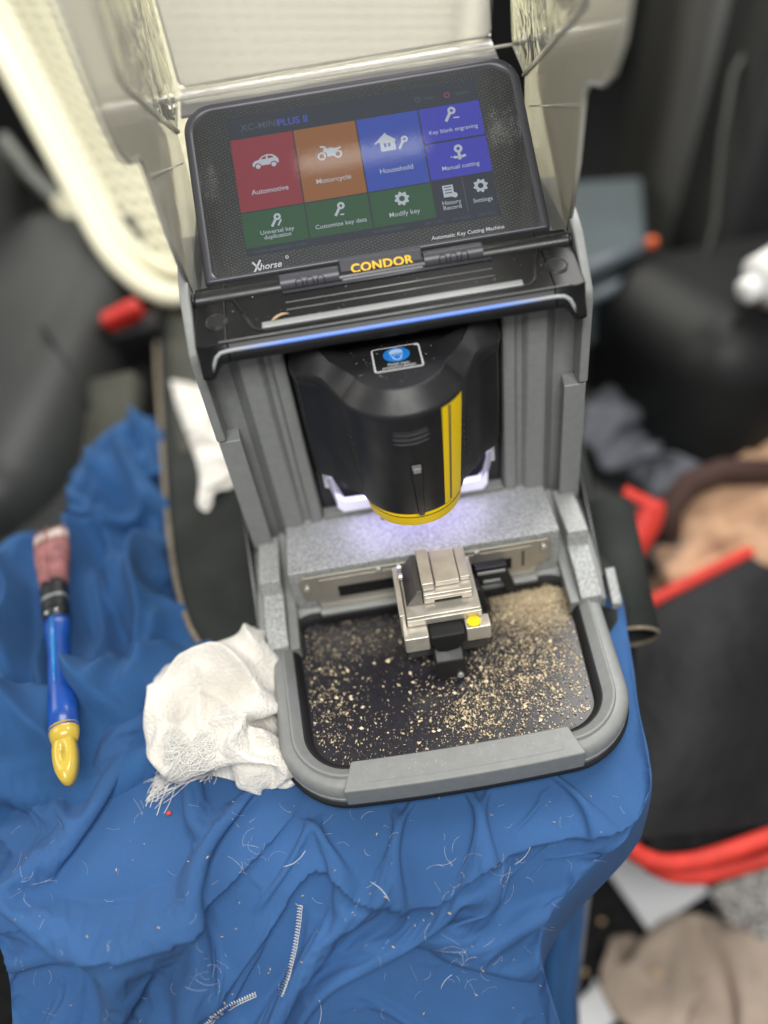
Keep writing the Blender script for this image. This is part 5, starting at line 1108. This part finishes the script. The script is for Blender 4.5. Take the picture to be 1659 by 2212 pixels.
ob('back_panel', slab([at(1390, 1330, Z=720), at(1740, 1150, Z=760), at(1770, 1850, Z=660), at(1400, 1866, Z=646)], 20, bo), 'bag_black', BG, bevel=4)
# fleece in the bag mouth
def lump(name, px, Zd, size, rot, m_, label, cat, seed, amp=.16):
    b = rbox(*size, min(size) * .42, 6); o_ = at(*px, Z=Zd); bm = bmesh.new(); me_ = b.mesh(name, True); bm.from_mesh(me_); bmesh.ops.triangulate(bm, faces=bm.faces); bmesh.ops.subdivide_edges(bm, edges=bm.edges, cuts=3, use_grid_fill=True)
    from mathutils import noise
    for v in bm.verts:
        q = v.co * 28 + Vector((seed, seed * 2, 0)); v.co += v.co.normalized() * noise.fractal(q, 1.0, 2.0, 3) * amp * min(size) * S + v.co.normalized() * noise.noise(v.co * 70 + Vector((seed, 0, 0))) * amp * .35 * min(size) * S
    bm.to_mesh(me_); bm.free(); me_.transform(Euler([math.radians(a) for a in rot]).to_matrix().to_4x4()); me_.polygons.foreach_set('use_smooth', [True] * len(me_.polygons))
    o = link(name, me_, m_); o.location = Vector(o_) * S; tag(o, label, cat); return o
FL = lump('tan_fleece', (1560, 1165), 785, (205, 125, 120), (0, -18, 18), 'tan_fleece', 'tan fleece bundle with brown edge lying above the bag', 'fleece', 3)
ob('brown_trim', MB().tube([np.array(at(*p, Z=730)) - at(1560, 1165, Z=785) for p in ((1440, 1160), (1445, 1100), (1490, 1045), (1560, 1018), (1700, 1020))], 12, 10), 'brown_trim', FL, smooth=True)
gout = smooth_path([at(*p, z=-150)[:2] for p in [(1270, 905), (1330, 860), (1375, 850), (1410, 880), (1430, 960), (1480, 1010), (1530, 1040), (1470, 1085), (1420, 1075), (1380, 1030), (1320, 990), (1280, 950), (1270, 905)]], 60)
GC, _b = crumple('grey_cloth', gout, -150, lambda x, y: 8 + 14 * vnoise(x, y, 40, 91), 20, 10, 17, 19, 1.5, 1.5, 'grey_cloth', 35, g=.003, h0=12)
tag(GC, 'blurred grey cloth right of the machine column', 'cloth')
big('side_console', 'dark console block under the grey cloth right of the machine', 'console', (at(1400, 960, z=-150)) + np.array([0, 0, -95]), (190, 260, 160), 24, (0, 0, -12), 'seat_leather')
so = at(1380, 1140, Z=700); st_ = [at(*p, Z=700) - so for p in ((1348, 1060), (1375, 1075), (1412, 1090), (1400, 1130), (1375, 1175), (1345, 1205))]
tag(ob('red_strap', MB().tube(list(smooth_path(st_, 24)), [6] * 8 + [14] * 16, 10, True, .6), 'red_piping', smooth=True), 'bright red strap beside the right of the column', 'strap').location = Vector(so) * S
tag(ob('pale_knob', rbox(16, 13, 13, 5).xf(TR((0, 0, 0))), 'tan_piping', smooth=True), 'small pale round knob below the red strap', 'knob').location = Vector(at(1372, 1240, Z=640)) * S
# floor clutter bottom right
po = at(1420, 1940, z=-393)
tag(ob('paper_sheet', slab([at(1290, 1850, z=-394), at(1440, 1800, z=-392), at(1532, 1925, z=-390), at(1402, 2010, z=-393)], 2, po), 'paper'), 'white paper sheet on the dark floor below the bag', 'paper').location = Vector(po) * S
bout = smooth_path([at(*p, z=-398)[:2] for p in [(1335, 2050), (1400, 2032), (1500, 2015), (1580, 2050), (1680, 2110), (1700, 2300), (1560, 2320), (1420, 2230), (1345, 2170), (1330, 2110), (1335, 2050)]], 60)
BC, _b = crumple('beige_cloth', bout, -398, lambda x, y: 10 + 14 * vnoise(x, y, 50, 81), 26, 10, 23, 23, 1.6, 1.6, 'beige_cloth', 33, g=.003, h0=16)
tag(BC, 'crumpled beige cloth on the floor at the bottom right', 'cloth')
po = at(1610, 1960, z=-385)
def speck_mat():
    m = bpy.data.materials.new('speckled_cloth'); m.use_nodes = True; nt = m.node_tree; b = nt.nodes['Principled BSDF']; tc = nt.nodes.new('ShaderNodeTexCoord'); v = nt.nodes.new('ShaderNodeTexVoronoi'); v.inputs['Scale'].default_value = 190
    r = nt.nodes.new('ShaderNodeValToRGB'); r.color_ramp.elements[0].position = .25; r.color_ramp.elements[0].color = (.06, .06, .065, 1); r.color_ramp.elements[1].position = .6; r.color_ramp.elements[1].color = (.5, .48, .45, 1)
    nt.links.new(tc.outputs['Object'], v.inputs['Vector']); nt.links.new(v.outputs['Distance'], r.inputs['Fac']); nt.links.new(r.outputs['Color'], b.inputs['Base Color']); b.inputs['Roughness'].default_value = .9; MATS['speckled_cloth'] = m
speck_mat()
tag(ob('speckled_fabric', slab([at(1530, 1915, z=-385), at(1700, 1850, z=-385), at(1700, 2090, z=-385), at(1625, 2075, z=-385)], 12, po), 'speckled_cloth', bevel=4), 'grey speckled fabric on the floor under the bag', 'fabric').location = Vector(po) * S
tag(ob('tissue', rbox(46, 30, 12, 5).xf(TR((0, 0, 0), (10, 10, 30))), 'paper', smooth=True), 'small white tissue on the floor at the bottom edge', 'tissue').location = Vector(at(1275, 2195, z=-393)) * S
# hanging blue trouser leg with pale seam
lo_ = at(1215, 2050, Z=560); rows = []
for k, (xl, xr, y) in enumerate(((1150, 1268, 1860), (1140, 1262, 1930), (1130, 1254, 2000), (1120, 1244, 2080), (1130, 1236, 2150), (1140, 1240, 2230), (1150, 1244, 2320))):
    rows.append([at(xl + (xr - xl) * q / 14, y, Z=560 - 10 * math.sin(q / 14 * 3.14) - 5 * math.sin(q * 1.3 + k) + 20 * (q / 14) ** 4) - lo_ for q in range(15)])
TL_ = ob('trouser_leg', MB().loft(rows, False, False, False), 'blue_cotton_pile', smooth=True); TL_.location = Vector(lo_) * S; tag(TL_, 'dark blue trouser leg with pale seam hanging below the sheet corner', 'trousers')
md = TL_.modifiers.new('thick', 'SOLIDIFY'); md.thickness = 0.004
ob('seam_edge', MB().tube([r[-1] + np.array([1, -3, 0]) for r in rows], 2.6, 8), 'grey_cloth', TL_, smooth=True)
# floor debris
for k, (x, y, c_) in enumerate(((1300, 1990, 'straw'), (1262, 2100, 'straw'), (1285, 2125, 'paper'), (1320, 2060, 'straw'), (1420, 2100, 'straw'))):
    o = ob('floor_scrap', rbox(5 + k, 4, 2.5, 1).xf(TR((0, 0, 0), (0, 0, 30 * k))), c_, smooth=True); o.location = Vector(at(x, y, z=-398 if k < 4 else -350)) * S; tag(o, ('straw scrap on the carpet just left of the paper sheet', 'straw crumb on the carpet nearest the trouser seam', 'pale paper scrap on the carpet above the white tissue', 'straw crumb on the carpet left of the beige cloth', 'straw crumb lying upon the beige cloth')[k], 'scrap', 'scraps on the carpet')
